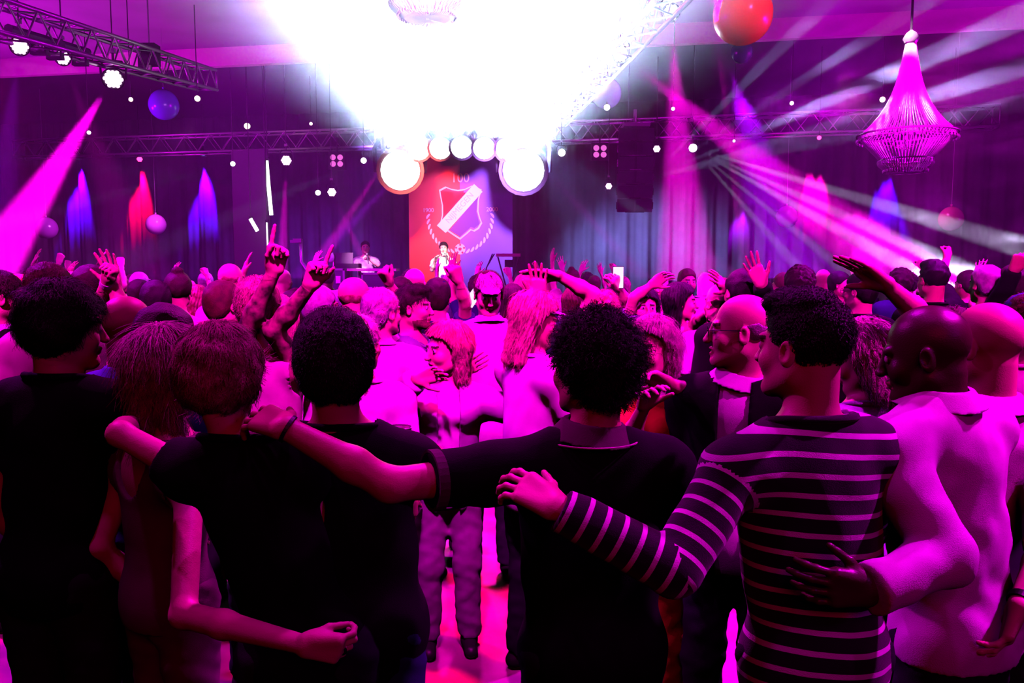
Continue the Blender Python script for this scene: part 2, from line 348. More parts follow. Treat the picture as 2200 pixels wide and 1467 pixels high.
# ---------------------------------------------------------------- people
SKIN = {'light': mat('skin_light', (.82, .44, .34), .42, noise=.08, nscale=14, bump=.12, bscale=300, spec=.45),
        'tan': mat('skin_tan', (.70, .36, .24), .42, noise=.1, nscale=14, bump=.12, bscale=300, spec=.45),
        'dark': mat('skin_dark', (.09, .035, .03), .33, noise=.15, nscale=14, bump=.12, bscale=300, spec=.6)}
M_lip = mat('lip', (.50, .16, .15), .4); M_brow = mat('eyebrow_hair', (.06, .03, .02), .8)
M_eye = mat('eye_white', (.75, .72, .72), .15); M_iris = mat('iris', (.05, .03, .03), .15); M_sole = mat('shoe_sole', (.7, .68, .68), .7)
M_stub = mat('beard_stubble', (.25, .10, .07), .7, nscale=90, color2=(.10, .04, .03))
M_tat = mat('tattooed_skin', (.05, .025, .03), .45, nscale=22, color2=(.60, .30, .24))
HAIRC = {'black': (.012, .008, .01), 'dark': (.035, .018, .014), 'brown': (.12, .05, .03), 'auburn': (.20, .055, .035),
         'blond': (.75, .50, .30), 'ash': (.80, .58, .50), 'grey': (.62, .58, .58)}
def hairmat(c): return mat('hair_' + c, HAIRC[c], .5, noise=.45, nscale=30, color2={'auburn': (.62, .36, .28), 'ash': (.40, .26, .24)}.get(c), bump=.5, bscale=240, spec=.25)
def cloth(name, col, noise=.15, rough=.85, **kw): return mat(name, col, rough, noise=noise, nscale=kw.pop('nscale', 10), bump=kw.pop('bump', .25), bscale=kw.pop('bscale', 420), spec=.12, **kw)
CL = {'black': cloth('black_jersey', (.004, .003, .005)), 'navy': cloth('navy_cloth', (.02, .015, .10)), 'white': cloth('white_cotton', (.80, .76, .80), .06),
      'blue': cloth('blue_shirt_cloth', (.10, .08, .55)), 'lilac': cloth('lilac_cloth', (.42, .30, .62)), 'purple': cloth('purple_cloth', (.20, .08, .34)),
      'pink': cloth('pink_cloth', (.85, .40, .62)), 'red': cloth('red_cloth', (.80, .04, .03)), 'rose': cloth('dusty_rose_jersey', (.20, .06, .13)),
      'mauve': cloth('mauve_blazer_cloth', (.42, .26, .46)), 'denim': cloth('denim', (.06, .06, .30), .3), 'trouser': cloth('dark_trouser_cloth', (.02, .015, .03)),
      'mautr': cloth('mauve_trouser_cloth', (.26, .13, .25), .3), 'grey': cloth('grey_cloth', (.28, .25, .30)), 'collar': cloth('plum_collar_knit', (.12, .04, .09))}

def rotm(yaw, pitch=0, roll=0):
    """columns right, forward, up; yaw 0 looks away from the camera, + turns to the right; pitch + looks down; roll + tips to the right"""
    return np.array(Matrix.Rotation(-R(yaw), 3, 'Z') @ Matrix.Rotation(-R(pitch), 3, 'X') @ Matrix.Rotation(R(roll), 3, 'Y'))
POSES = {'open': ((6, 8, 6), 1.0), 'relax': ((18, 25, 15), .5), 'fist': ((70, 90, 60), .1), 'flat': ((4, 5, 4), .25), 'grip': ((42, 52, 35), .2), 'drape': ((14, 26, 20), .7)}
def hand(fd, W, d, n, side, s, pose='relax'):
    """five fingers; d finger direction, n palm normal, side -1 left / +1 right"""
    d = V3(d); d /= np.linalg.norm(d); n = V3(n); n -= d * (n @ d); n /= np.linalg.norm(n); t = np.cross(d, n) * (1 if side > 0 else -1)
    W = V3(W); curls, spr = POSES.get(pose, POSES['fist']); kn = []
    for i, (o, l) in enumerate(((.031, .086), (.0105, .090), (-.011, .086), (-.031, .078))):
        K = W + (d * l + t * o) * s; kn.append(K)
        fd.cap(W + (t * o * .62 + d * .004) * s, K, .0165 * s, .0125 * s, k=.016 * s)
    fd.cap(W + (t * .018 + d * .02 + n * .006) * s, kn[0], .016 * s, .011 * s, k=.018 * s)
    for i, (K, L) in enumerate(zip(kn, ((.042, .026, .021), (.046, .030, .022), (.042, .028, .021), (.033, .021, .019)))):
        cu = curls
        if pose == 'point': cu = (3, 4, 3) if i == 0 else (78, 92, 60)
        a = (1.5 - i) * .13 * spr; dd = d * math.cos(a) + t * math.sin(a); ang = 0; p = K
        for j in range(3):
            ang += R(cu[j] * (1 + .12 * i)); q = dd * math.cos(ang) + n * math.sin(ang); e = p + q * L[j] * s
            r0 = (.0095, .0088, .0080, .0070)[j if j < 3 else 3] * s * (1 - .05 * i); fd.cap(p, e, r0, r0 * .88, k=.005 * s); p = e
    b = W + (d * .022 + t * .024 + n * .006) * s
    a1 = t * .75 + d * .62 + n * .22 if spr > .3 else t * .42 + d * .75 + n * .5
    a1 = a1 / np.linalg.norm(a1); m = b + a1 * .042 * s; a2 = a1 * .8 + d * .5 + n * (.15 if spr > .3 else .5) - (0 if spr > .3 else t * .5); a2 /= np.linalg.norm(a2)
    fd.cap(b, m, .0165 * s, .0115 * s, k=.014 * s); fd.cap(m, m + a2 * .032 * s, .0110 * s, .0088 * s, k=.005 * s); fd.cap(m + a2 * .032 * s, m + a2 * .054 * s, .0092 * s, .0075 * s, k=.004 * s)

def head_prims(fd, c, M, s, fem=0, detail=1, open_mouth=0, beard=0):
    L = lambda x, y, z: c + M @ (np.array([x, y, z]) * s)
    e = lambda p, r, k, op=1, Q=None: fd.ell(L(*p), np.array(r) * s, M if Q is None else M @ Q, k * s, op)
    e((0, -.018, .035), (.077, .096, .088), .02); e((0, .022, -.035), (.062, .068, .082), .035)
    fd.cap(L(-.048, .0, -.060), L(-.018, .070, -.098), .020 * s, .017 * s, k=.03 * s); fd.cap(L(.048, .0, -.060), L(.018, .070, -.098), .020 * s, .017 * s, k=.03 * s)
    e((0, .074, -.100), (.020, .018, .016), .02)
    for sx in (-1, 1):
        e((sx * .081, -.008, -.008), (.008, .019, .032), .006, 1, np.array(Matrix.Rotation(sx * R(-18), 3, 'Z')))
        if detail: e((sx * .088, -.004, -.004), (.006, .010, .018), .006, -1)
        e((sx * .038, .062, -.030), (.024, .022, .026), .02)
    if detail:
        for sx in (-1, 1): e((sx * .031, .096, .004), (.017, .016, .011), .012, -1)
        fd.cap(L(-.036, .079, .024), L(.036, .079, .024), .011 * s, k=.012 * s)
        fd.cap(L(0, .086, .012), L(0, .108, -.028), .009 * s, .011 * s, k=.012 * s); e((0, .106, -.032), (.017, .012, .009), .008)
        for sx in (-1, 1): fd.cap(L(sx * .006, .094, -.058), L(sx * .020, .084, -.060), .0062 * s, .004 * s, k=.006 * s); fd.cap(L(0, .090, -.068 - .012 * open_mouth), L(sx * .016, .083, -.063 - .006 * open_mouth), .0068 * s, .004 * s, k=.006 * s)
        if open_mouth: e((0, .097, -.064), (.015, .012, .006 * open_mouth), .004, -1)
        for sx in (-1, 1): e((sx * .031, .079, .004), (.0125, .0125, .0125), .002)
def hair_field(style, c, M, s, seed, long=.3):
    f = Field(); L = lambda x, y, z: c + M @ (np.array([x, y, z]) * s); th = {'short': .010, 'fade': .004, 'curly': .020, 'mop': .022, 'long': .018, 'bob': .018, 'bun': .008, 'fringe': .003, 'thick': .020, 'quiff': .008}.get(style, .01)
    f.ell(L(0, -.020, .038), np.array((.078 + th, .097 + th, .088 + th)) * s, M, .02 * s)
    if style == 'fade' or style == 'quiff': f.ell(L(0, .012, .108), np.array((.066, .082, .034)) * s, M, .02 * s)
    if style == 'mop': f.ell(L(0, -.03, -.0), np.array((.100, .092, .085)) * s, M, .03 * s)
    if style == 'curly': f.ell(L(0, -.045, .03), np.array((.098, .095, .088)) * s, M, .03 * s); f.ell(L(0, -.075, -.035), np.array((.072, .045, .06)) * s, M, .03 * s)
    if style == 'thick': f.ell(L(0, -.05, .0), np.array((.092, .075, .085)) * s, M, .03 * s); f.ell(L(0, -.07, -.04), np.array((.080, .045, .055)) * s, M, .03 * s)
    if style == 'short': f.ell(L(0, -.06, -.02), np.array((.074, .052, .07)) * s, M, .03 * s)
    if style == 'bun': f.ell(L(0, -.05, .13), np.array((.036, .036, .032)) * s, M, .01 * s)
    if style in ('long', 'bob'):
        ln = long if style == 'long' else .13
        for sx in (-1, 0, 1):
            w_ = .046 if sx else .054
            f.cap(L(sx * .062, -.035 if sx else -.07, .02), L(sx * .072, -.035 if sx else -.075, -ln), w_ * s, w_ * .72 * s, k=.035 * s, cut=0)
    zi = {'short': (-.085, -.070, -.01, .02, .060, .075), 'fade': (-.085, -.06, .0, .02, .060, .08), 'quiff': (-.07, -.05, .01, .04, .065, .08),
          'thick': (-.09, -.075, -.0, .02, .058, .075), 'curly': (-.085, -.075, -.0, .02, .058, .075), 'mop': (-.12, -.11, -.07, .0, .05, .06), 'bun': (-.08, -.065, .0, .02, .058, .075), 'fringe': (-.085, -.06, .005, .04, .2, .2)}.get(style)
    Mi = np.array(M).T
    def cutf(G, X, Y, Z):
        x, y, z = X - c[0], Y - c[1], Z - c[2]
        lx = (Mi[0, 0] * x + Mi[0, 1] * y + Mi[0, 2] * z) / s; ly = (Mi[1, 0] * x + Mi[1, 1] * y + Mi[1, 2] * z) / s; lz = (Mi[2, 0] * x + Mi[2, 1] * y + Mi[2, 2] * z) / s
        if style == 'fringe': G = np.maximum(G, (lz - .022 - .012 * wob(lx, ly, lz, 60, seed)) * s)
        if zi is not None:
            zm = np.interp(ly, (-.11, -.05, -.005, .03, .07, .10), zi); G = np.maximum(G, (zm - lz) * s * .8)
        else:
            G = np.maximum(G, (np.interp(ly, (-.03, -.005, .018, .045, .08, .10), (-1, -.16, .0, .050, .072, .09)) - lz) * s * .7)
        amp, fr = {'curly': (.0085, 95), 'mop': (.004, 60), 'quiff': (.004, 90), 'fade': (.003, 100)}.get(style, (.0025, 70))
        if style in ('long', 'bob'): G = G + .0035 * s * np.sin(np.arctan2(lx, -ly) * 34 + 6 * np.sin(lz * 14 + seed))
        return G + amp * s * wob(lx, ly, lz, fr, seed) + (amp * .5 * s * wob(lx, ly, lz, fr * 2.3, seed + 1) if style == 'curly' else 0)
    f.post.append(cutf); return f
def strands(V, F, c, M, s, n, length, curl, seed, width=.0011, gravity=.5):
    """fine hair ribbons lying on the hair surface"""
    rg = np.random.RandomState(seed); fi = rg.randint(0, len(F), n); p = V[F[fi]].mean(1); a = V[F[fi, 2]] - V[F[fi, 0]]; b = V[F[fi, 3]] - V[F[fi, 1]]
    nn = np.cross(a, b); nn /= np.linalg.norm(nn, axis=1)[:, None] + 1e-9; up = M[:, 2]; cr = c + M @ np.array([0, -.03, .12]) * s
    fl = (p - cr); fl = fl / np.linalg.norm(fl, axis=1)[:, None] - up * gravity; fl -= nn * (fl * nn).sum(1)[:, None]; fl /= np.linalg.norm(fl, axis=1)[:, None] + 1e-9
    side = np.cross(fl, nn); fl = fl + side * rg.normal(0, .22 + curl, n)[:, None]; K = 5; pts = []; ph = rg.uniform(0, 6.28, n)
    ln = length * rg.uniform(.6, 1.2, n)
    for k in range(K):
        t = k / (K - 1); w = curl * length * .35 * (np.sin(ph + t * 7) - np.sin(ph))
        pts.append(p + fl * (ln * t)[:, None] + nn * ((.0015 + .006 * math.sin(math.pi * min(t * 1.1, 1)) * (1 + 2.5 * curl * rg.uniform(0, 1, n)) - .012 * t * t * (1 - min(curl * 2, 1)))[:, None]) + side * w[:, None])
    W = side * width; Vs = np.stack([q for k, x in enumerate(pts) for q in (x - W * (1 - .8 * k / K), x + W * (1 - .8 * k / K))], 1)
    base = (np.arange(n) * 2 * K)[:, None]; Fs = np.concatenate([base + np.array([2 * k, 2 * k + 1, 2 * k + 3, 2 * k + 2]) for k in range(K - 1)])
    return Vs.reshape(-1, 3), Fs
def segd(P_, a, b):
    a, b = V3(a), V3(b); d = b - a; t = np.clip(((P_ - a) @ d) / (d @ d), 0, 1); return np.linalg.norm(P_ - a - t[:, None] * d, axis=1), t

def person(label, head, yaw, hyaw=None, pitch=0, roll=0, sk='light', hair=('short', 'dark'), top=('black', 'short'), legs='trouser', arms=(None, None), hands=('relax', 'relax'),
           palms=(None, None), fing=(None, None), group=None, ground=0.0, res=1, w=1.0, fem=0, belly=0.0, lean=(0, 0), hs=1.0, jacket=None, collar=None, mouth=0, seed=0, feet=None, hem=.80, extra=None, glasses=False,
           beard=False, nk=.185, sl=.62, fold=.006, cap=None, tattoo=False, long=.3, strand=None, kneeat=None, neckline=0):
    """head = world point of the head's centre; arms = (left, right), each (elbow, wrist) world points, 'down' (None) or 'up'"""
    head = Vector(head); H = (head.z - ground) + .125 * hs; S = H / 1.76; hyaw = yaw if hyaw is None else hyaw
    B = rotm(yaw); O = Vector((head.x, head.y, ground)) - Vector(B @ np.array([lean[0], lean[1] + .02, 0]))
    rel = lambda v: V3(Vector(v) - O)
    M = rotm(hyaw, pitch, roll); hc = rel(head); s = hs * (1.0 if not fem else .95); rnd = random.Random(seed + 7)
    Lb = lambda x, y, z: B @ np.array([x * S, y * S, 0]) + np.array([0, 0, z * S])
    nb = hc * .0 + np.array([hc[0], hc[1], 0]) * .75 + np.array([0, 0, hc[2] - nk * s]) + B @ np.array([0, -.015, 0])
    sw = (.168 if not fem else .150) * S * w; pel = Lb(0, 0, .93); ches = nb * .72 + pel * .28 + B @ np.array([0, .01, 0]); wai = nb * .35 + pel * .65
    SH = [nb + B @ np.array([sd * sw, 0, -.070 * S]) for sd in (-1, 1)]; AR = []; HD = []
    for i, a in enumerate(arms):
        sd = (-1, 1)[i]; sh = SH[i]
        if a is None or a == 'down':
            e = sh + B @ np.array([sd * .05, -.03, -.28]) * S; wv = e + B @ np.array([-sd * .02, .10, -.22]) * S
        elif a == 'up':
            e = sh + B @ np.array([sd * .09, .10, .20]) * S; wv = e + B @ np.array([-sd * rnd.uniform(-.05, .10), .06, .24]) * S
        elif a == 'fwd':
            e = sh + B @ np.array([sd * .06, .10, -.22]) * S; wv = e + B @ np.array([-sd * .10, .20, .08]) * S
        elif a == 'clap':
            e = sh + B @ np.array([sd * .10, .16, .04]) * S; wv = e + B @ np.array([-sd * .14, .08, .20]) * S
        else:
            e, wv = rel(a[0]), rel(a[1])
            vv = e - sh; lv = np.linalg.norm(vv)
            if a[0] != a[1] and lv > .26 * S:      # the raised shoulder follows the arm
                SH[i] = sh = sh + vv * min((lv - .26 * S) / lv, .22)
        AR.append((sh, e, wv))
    if kneeat: hips, kn, an = kneeat(rel, Lb)
    else:
        hips = [Lb(sd * .088, 0, .90) for sd in (-1, 1)]; an = [Lb(sd * .11 + (feet or (0, 0))[0] * .0, .0, .085) for sd in (-1, 1)]; kn = [(hips[i] * .48 + an[i] * .52) + B @ np.array([0, .025, 0]) for i in (0, 1)]
    fw = .92 if fem else 1.0
    def torso(f, g=0.0, hips_on=True):
        f.ell(ches, np.array((.158 * w * fw + g, .108 * (1 + belly * .3) + g, .180 + g)) * S, B, .07); f.ell(wai + B @ np.array([0, belly * .05, 0]), np.array(((.138 * fw if fem else .152) * w + g + belly * .03, .098 + g + belly * .06, .15 + g)) * S, B, .08)
        f.ell(pel, np.array((.162 * fw * (w * .5 + .5) + g, .112 + g, .125 + g)) * S, B, .07)
        f.cap(SH[0], SH[1], (.050 + g) * S, k=.06)
        for i in (0, 1):
            f.ell(SH[i], np.array((.052 + g,) * 3) * S * fw, B, .05); f.cap(nb + np.array([0, 0, .010 * S]), SH[i] * .75 + nb * .25, (.038 + g) * S, (.046 + g) * S, k=.05)
        if fem:
            for sd in (-1, 1): f.ell(ches + B @ np.array([sd * .062, .088, .02]) * S, np.array((.058 + g,) * 3) * S, B, .04)
    fd = Field(); torso(fd)
    fd.cap(nb - np.array([0, 0, .05]), hc + M @ np.array([0, -.035, -.05]) * s, (.060 if not fem else .050) * s * (w * .5 + .5), (.055 if not fem else .046) * s, k=.03)
    head_prims(fd, hc, M, s, fem, 1, mouth)
    blocks = []; hh = {0: .0032, 1: .0045, 2: .007, 3: .011}[res]
    r_ = .155 * s; blocks.append((hc + M @ np.array([0, .01, -.01]) - r_, hc + M @ np.array([0, .01, -.01]) + r_, hh))
    for i, (sh, e, wv) in enumerate(AR):
        sd = (-1, 1)[i]; q = .95 if not fem else .82; q *= S * (w * .4 + .6)
        mid = e + (wv - e) * .35
        fd.cap(sh, e, .050 * q, .041 * q, k=.03); fd.cap(e, mid, .040 * q, .041 * q, k=.02); fd.cap(mid, wv, .041 * q, .0265 * q, k=.02)
        dr = fing[i]; fdir = (V3(dr) if dr is not None else (wv - e)); fdir = fdir / np.linalg.norm(fdir)
        pn = V3(palms[i]) if palms[i] is not None else B @ np.array([-sd * .6, .8, .1])
        if abs((pn / np.linalg.norm(pn)) @ fdir) > .95: pn = pn + np.array([.3, .1, .5])
        hand(fd, wv, fdir, pn, sd, s * (1.0 if not fem else .9), hands[i]); hc2 = wv + fdir * .085
        blocks.append((hc2 - .125, hc2 + .125, {0: .0032, 1: .0042, 2: .0055, 3: .009}[res]))
    for i in (0, 1):
        fd.cap(hips[i], kn[i], .082 * S, .054 * S, k=.05); cm = kn[i] * .62 + an[i] * .38; fd.cap(kn[i], cm, .052 * S, .052 * S, k=.03); fd.cap(cm, an[i], .052 * S, .036 * S, k=.03)
        fd.cap(an[i] - np.array([0, 0, .045 * S]), an[i] + B @ np.array([0, .10, 0]) * S - np.array([0, 0, .050 * S]), .030 * S, .022 * S, k=.03)
    ch = {0: .0095, 1: .012, 2: .018, 3: .026}[res]
    Vv, Ff = mesh_blocks(fd, blocks, ch)
    cen = Vv[Ff].mean(1); loc = (cen - hc) @ M / s; mi = np.zeros(len(Ff), int)
    inh = (np.abs(loc) < .14).all(1); x, y, z = loc.T
    mi[inh & (y > .084) & (np.abs(x) < .022 - .3 * np.abs(z + .064)) & (z < -.054) & (z > -.075 - .01 * mouth)] = 1
    mi[inh & (y > .066) & (np.abs(x) > .014) & (np.abs(x) < .047) & (z > .019 + .1 * (.03 - np.abs(x)) ** 2) & (z < .029)] = 2
    er = ((np.abs(x) - .031) ** 2 + (y - .079) ** 2 + (z - .004) ** 2) ** .5
    mi[inh & (er < .0137) & (y > .083)] = 3; mi[inh & (er < .0137) & (y > .083) & (((np.abs(x) - .031) ** 2 + (z - .004) ** 2) < .0058 ** 2)] = 4
    if beard: mi[inh & (z < -.050 - .25 * np.abs(x)) & (z > -.125) & (y > .01) & ((np.abs(x) > .024) | (z < -.078) | (z > -.052)) & (mi == 0)] = 6
    if tattoo:
        for (sh, e, wv) in AR: dd, tt = segd(cen, e, wv); mi[(dd < .06) & (tt > .0) & (tt < .93)] = 5; dd, tt = segd(cen, sh, e); mi[(dd < .07) & (tt > .4)] = 5
    o = np_mesh('person', Vv, Ff, [SKIN[sk], M_lip, M_brow, M_eye, M_iris, M_tat, M_stub], None, mi); o.location = O
    tag(o, label, 'person', group)
    # ---- hair
    if hair:
        hf = hair_field(hair[0], hc, M, s, seed, long); hm = hairmat(hair[1]); hr = {0: .0038, 1: .0045, 2: .0065, 3: .010}[res]
        lo, hi = hf.bounds(.02); hv, hfc = nets(hf.grid(lo, hi, hr), lo, hr)
        if len(hfc):
            if res == 0 or strand:
                n, ln, cu = strand or {'short': (5000, .024, .05), 'fade': (6000, .014, .05), 'curly': (7000, .020, .9), 'mop': (7000, .045, .25), 'long': (7000, .09, .04), 'bob': (5000, .06, .06)}.get(hair[0], (3000, .02, .1))
                sv, sf = strands(hv, hfc, hc, M, s, n, ln, cu, seed, gravity=3 if hair[0] in ('long', 'bob') else .5); 
                if hair[0] in ('long', 'bob'):
                    lc = (sv[sf] - hc) @ M / s; sf = sf[~((lc[:, :, 1] > .02) & (lc[:, :, 2] < np.interp(lc[:, :, 1], (.02, .05, .09), (.02, .05, .07)))).any(1)]
                hfc = np.concatenate([hfc, sf + len(hv)]); hv = np.concatenate([hv, sv])
            np_mesh('hair', hv, hfc, hm, o)
    if cap:
        cf = Field(); cf.ell(hc + M @ np.array([0, -.015, .045]) * s, np.array((.086, .105, .090)) * s, M, .01); Mi = M.T
        cf.ell(hc + M @ np.array([0, .10, .055]) * s, np.array((.06, .06, .008)) * s, M, .01)
        def cc(G, X, Y, Z): return np.maximum(G, -((Mi[2, 0] * (X - hc[0]) + Mi[2, 1] * (Y - hc[1]) + Mi[2, 2] * (Z - hc[2])) - .045 * s))
        cf.post.append(cc); lo, hi = cf.bounds(.02); cv, cfc = nets(cf.grid(lo, hi, .006), lo, .006); np_mesh('cap', cv, cfc, CL[cap] if isinstance(cap, str) else cap, o)
    # ---- top
    def mk_top(nm, matl, sleeve, g, hemz, opening=0, fl=fold):
        t = Field(); torso(t, g)
        for (sh, e, wv) in AR:
            q = .95 * S * (w * .4 + .6)
            if sleeve == 'short': t.cap(sh, sh + (e - sh) * sl, .056 * q + g, .056 * q + g, k=.03, cut=1)
            elif sleeve == 'half': t.cap(sh, e, .054 * q + g, .050 * q + g, k=.03, cut=1)
            elif sleeve == 'long': t.cap(sh, e, .054 * q + g, .048 * q + g, k=.02); t.cap(e, e + (wv - e) * .95, .047 * q + g, .036 * q + g, k=.012, cut=1)
        hz = hemz * S
        t.ell(pel + np.array([0, 0, -.06]), np.array((.165 * fw * (w * .5 + .5) + g, .115 + g + belly * .03, .16)) * S, B, .05)
        sd_ = seed * 1.37
        def post(G, X, Y, Z):
            G = G - fl * (.8 + wob(X, Y, Z * .55, 22, sd_) + .5 * wob(X, Y, Z, 47, sd_ + 2)) * .6
            G = np.maximum(G, hz - Z)
            if sleeve == 'none':
                G = np.maximum(G, Z - (nb[2] - .015))
                for i in (0, 1):
                    c_ = SH[i] + B @ np.array([(-1, 1)[i] * .035, 0, .0]); G = np.maximum(G, (.088 * S - np.sqrt((X - c_[0]) ** 2 + (Y - c_[1]) ** 2 + ((Z - c_[2]) * .75) ** 2)))
            lx = B[0, 0] * (X - nb[0]) + B[1, 0] * (Y - nb[1]); ly = B[0, 1] * (X - nb[0]) + B[1, 1] * (Y - nb[1])
            if neckline: G = np.maximum(G, .09 * S - np.sqrt(lx ** 2 + (Z - nb[2] + .015) ** 2 * (.25 if ly.size and neckline < 0 else .4) + (np.minimum(ly * (-1 if neckline < 0 else 1), 0) * 2) ** 2 * 1.0))
            G = np.maximum(G, np.minimum(Z - (nb[2] + (.042 if collar else .030) - np.maximum(ly + .01, 0) * (.2 if collar else .55)), .102 - np.sqrt(lx ** 2 + ly ** 2)))
            if opening: G = np.maximum(G, np.minimum(opening * (1 - np.clip((Z - ches[2]) * .0, 0, 1)) - np.abs(lx), ly + .02))
            return G
        t.post.append(post); h = {0: .0075, 1: .010, 2: .016, 3: .024}[res]; lo, hi = t.bounds(.03); tv, tf = nets(t.grid(lo, hi, h), lo, h)
        return np_mesh(nm, tv, tf, matl, o), tv, tf
    tm = CL[top[0]] if isinstance(top[0], str) else top[0]; nm = {'short': 't_shirt', 'half': 't_shirt', 'long': 'shirt', 'none': 'tank_top'}[top[1]]
    to, tv, tf = mk_top(nm, tm, top[1], .012 if not jacket else .008, hem)
    if jacket: mk_top('jacket', CL[jacket], 'long', .024, hem - .02, .05)
    elif_ring = not collar and top[1] != 'none' and res <= 2
    if elif_ring:
        dx = (tv - nb) @ B; an_ = np.arctan2(dx[:, 1], dx[:, 0]); rr = np.hypot(dx[:, 0], dx[:, 1]); ring = []
        for a in np.linspace(-math.pi, math.pi, 29)[:-1]:
            q = (np.abs(np.angle(np.exp(1j * (an_ - a)))) < .16) & (rr < .125) & (rr > .03); zc = .030 - np.maximum(dx[:, 1] + .01, 0) * .55; q &= np.abs(dx[:, 2] - zc) < .010
            if q.any(): r0 = np.percentile(rr[q], 85); ring.append((a, r0 - .002, .030 - max(math.sin(a) * r0 + .01, 0) * .55))
        if len(ring) > 12:
            zs = np.array([r[2] for r in ring]); rs_ = np.array([r[1] for r in ring]); 
            for _ in range(3): zs = (np.roll(zs, 1) + zs * 2 + np.roll(zs, -1)) / 4; rs_ = (np.roll(rs_, 1) + rs_ * 2 + np.roll(rs_, -1)) / 4
            pts = [Vector(nb + B @ np.array([math.cos(r[0]) * r1, math.sin(r[0]) * r1, z1])) for r, r1, z1 in zip(ring, rs_, zs)]; g_ = MB(); g_.tube(pts + pts[:2], .0105, 8, cap=False); q_ = g_.build('neckband', tm, None, smooth=True); q_.parent = o
    if collar:
        cf = Field(); ax = hc + M @ np.array([0, -.03, -.06]) * s - nb; ax = ax / np.linalg.norm(ax); b0 = nb + np.array([0, 0, .010]); cf.cap(b0, b0 + ax * .046, .112 * s, .076 * s, k=.01, cut=3)
        def cp(G, X, Y, Z):
            q = np.sqrt((X - b0[0] - ax[0] * (Z - b0[2])) ** 2 + (Y - b0[1] - ax[1] * (Z - b0[2])) ** 2)
            return np.maximum(G, .062 * s + np.maximum(nb[2] + .05 - Z, 0) * .38 - q)
        cf.post.append(cp); lo, hi = cf.bounds(.01); cv, cfc = nets(cf.grid(lo, hi, .005), lo, .005)
        if len(cfc): np_mesh('collar', cv, cfc, CL[collar] if isinstance(collar, str) else collar, o)
    # ---- trousers and shoes
    if legs:
        t = Field(); g = .014
        t.ell(pel + np.array([0, 0, -.02]), np.array((.162 * fw * (w * .5 + .5) + .006, .112 + .006, .125)) * S, B, .06)
        for i in (0, 1):
            t.cap(hips[i], kn[i], .084 * S + g, .058 * S + g, k=.05); t.cap(kn[i], an[i] + np.array([0, 0, -.01]), .058 * S + g, .050 * S + g, k=.03, cut=1)
        tl = 1.02 * S
        def pp(G, X, Y, Z): return np.maximum(G + .004 * wob(X, Y, Z * 1.4, 26, seed) + .003 * wob(X, Y, Z * 2, 55, seed), Z - tl)
        t.post.append(pp); h = {0: .011, 1: .012, 2: .02, 3: .03}[res]; lo, hi = t.bounds(.02); lv, lf = nets(t.grid(lo, hi, h), lo, h); np_mesh('trousers', lv, lf, CL[legs], o)
    if res < 3:
        for i in (0, 1):
            t = Field(); a = an[i].copy(); a[2] -= .045 * S; t.cap(a + B @ np.array([0, -.03, .0]), a + B @ np.array([0, .13, -.008]) * S, .040 * S, .036 * S, k=.02); t.cap(an[i], a, .045 * S, k=.02)
            sz = an[i][2] - .085 * S
            t.post.append(lambda G, X, Y, Z, sz=sz: np.maximum(G, sz + .002 - Z)); lo, hi = t.bounds(.01); sv, sf = nets(t.grid(lo, hi, .008), lo, .008)
            sm = (sv[sf].mean(1)[:, 2] < sz + .018).astype(int); np_mesh('shoe', sv, sf, [mat('shoe_leather', (.02, .015, .02), .4), M_sole], o, sm)
    if glasses:
        g = MB(); L = lambda x, y, z: hc + M @ (np.array([x, y, z]) * s)
        for sx in (-1, 1):
            g.tube([L(sx * .031 + .021 * math.cos(a), .103, .002 + .016 * math.sin(a)) for a in np.linspace(0, 6.283, 17)], .0014, 5); g.tube([L(sx * .052, .100, .006), L(sx * .078, .07, .008), L(sx * .083, -.01, .008)], .0018, 5)
        g.tube([L(-.010, .105, .004), L(.010, .105, .004)], .0015, 5); q_ = g.build('glasses', mat('glasses_frame', (.02, .015, .02), .3)); q_.parent = o
    if extra: extra(o, dict(hc=hc, M=M, s=s, S=S, B=B, nb=nb, AR=AR, SH=SH, top=to, tv=tv, tf=tf, rel=rel, ches=ches, pel=pel))
    return o
# ---------------------------------------------------------------- the people in the front ring
def band(o, a, b, t0, t1, r, m, name, thick=.006):
    """a cuff, bracelet or watch strap around a limb, as a child"""
    a, b = V3(a), V3(b); p = a + (b - a) * t0; q = a + (b - a) * t1; ax = (q - p) / (np.linalg.norm(q - p) + 1e-9)
    g = MB(); N = 28; u = Vector(ax).orthogonal().normalized(); v = Vector(ax).cross(u); prof = [(r, 0), (r + thick, 0), (r + thick, 1), (r, 1)]; vs = []; fs = []
    for (rr, t) in prof:
        c = Vector(p + (q - p) * t)
        for k in range(N): x = 2 * math.pi * k / N; vs.append(c + (u * math.cos(x) + v * math.sin(x)) * rr)
    for i in range(4):
        for k in range(N): j = (i + 1) % 4; fs.append((i * N + k, i * N + (k + 1) % N, j * N + (k + 1) % N, j * N + k))
    g.add(vs, fs); c = g.build(name, m, smooth=False); c.parent = o; return c
M_band = mat('black_rubber', (.012, .01, .014), .45); M_silver = mat('silver', (.8, .78, .8), .2, 1.0); M_pipe = mat('collar_piping', (.75, .42, .55), .7)
M_wband = mat('paper_wristband', (.9, .88, .9), .6)
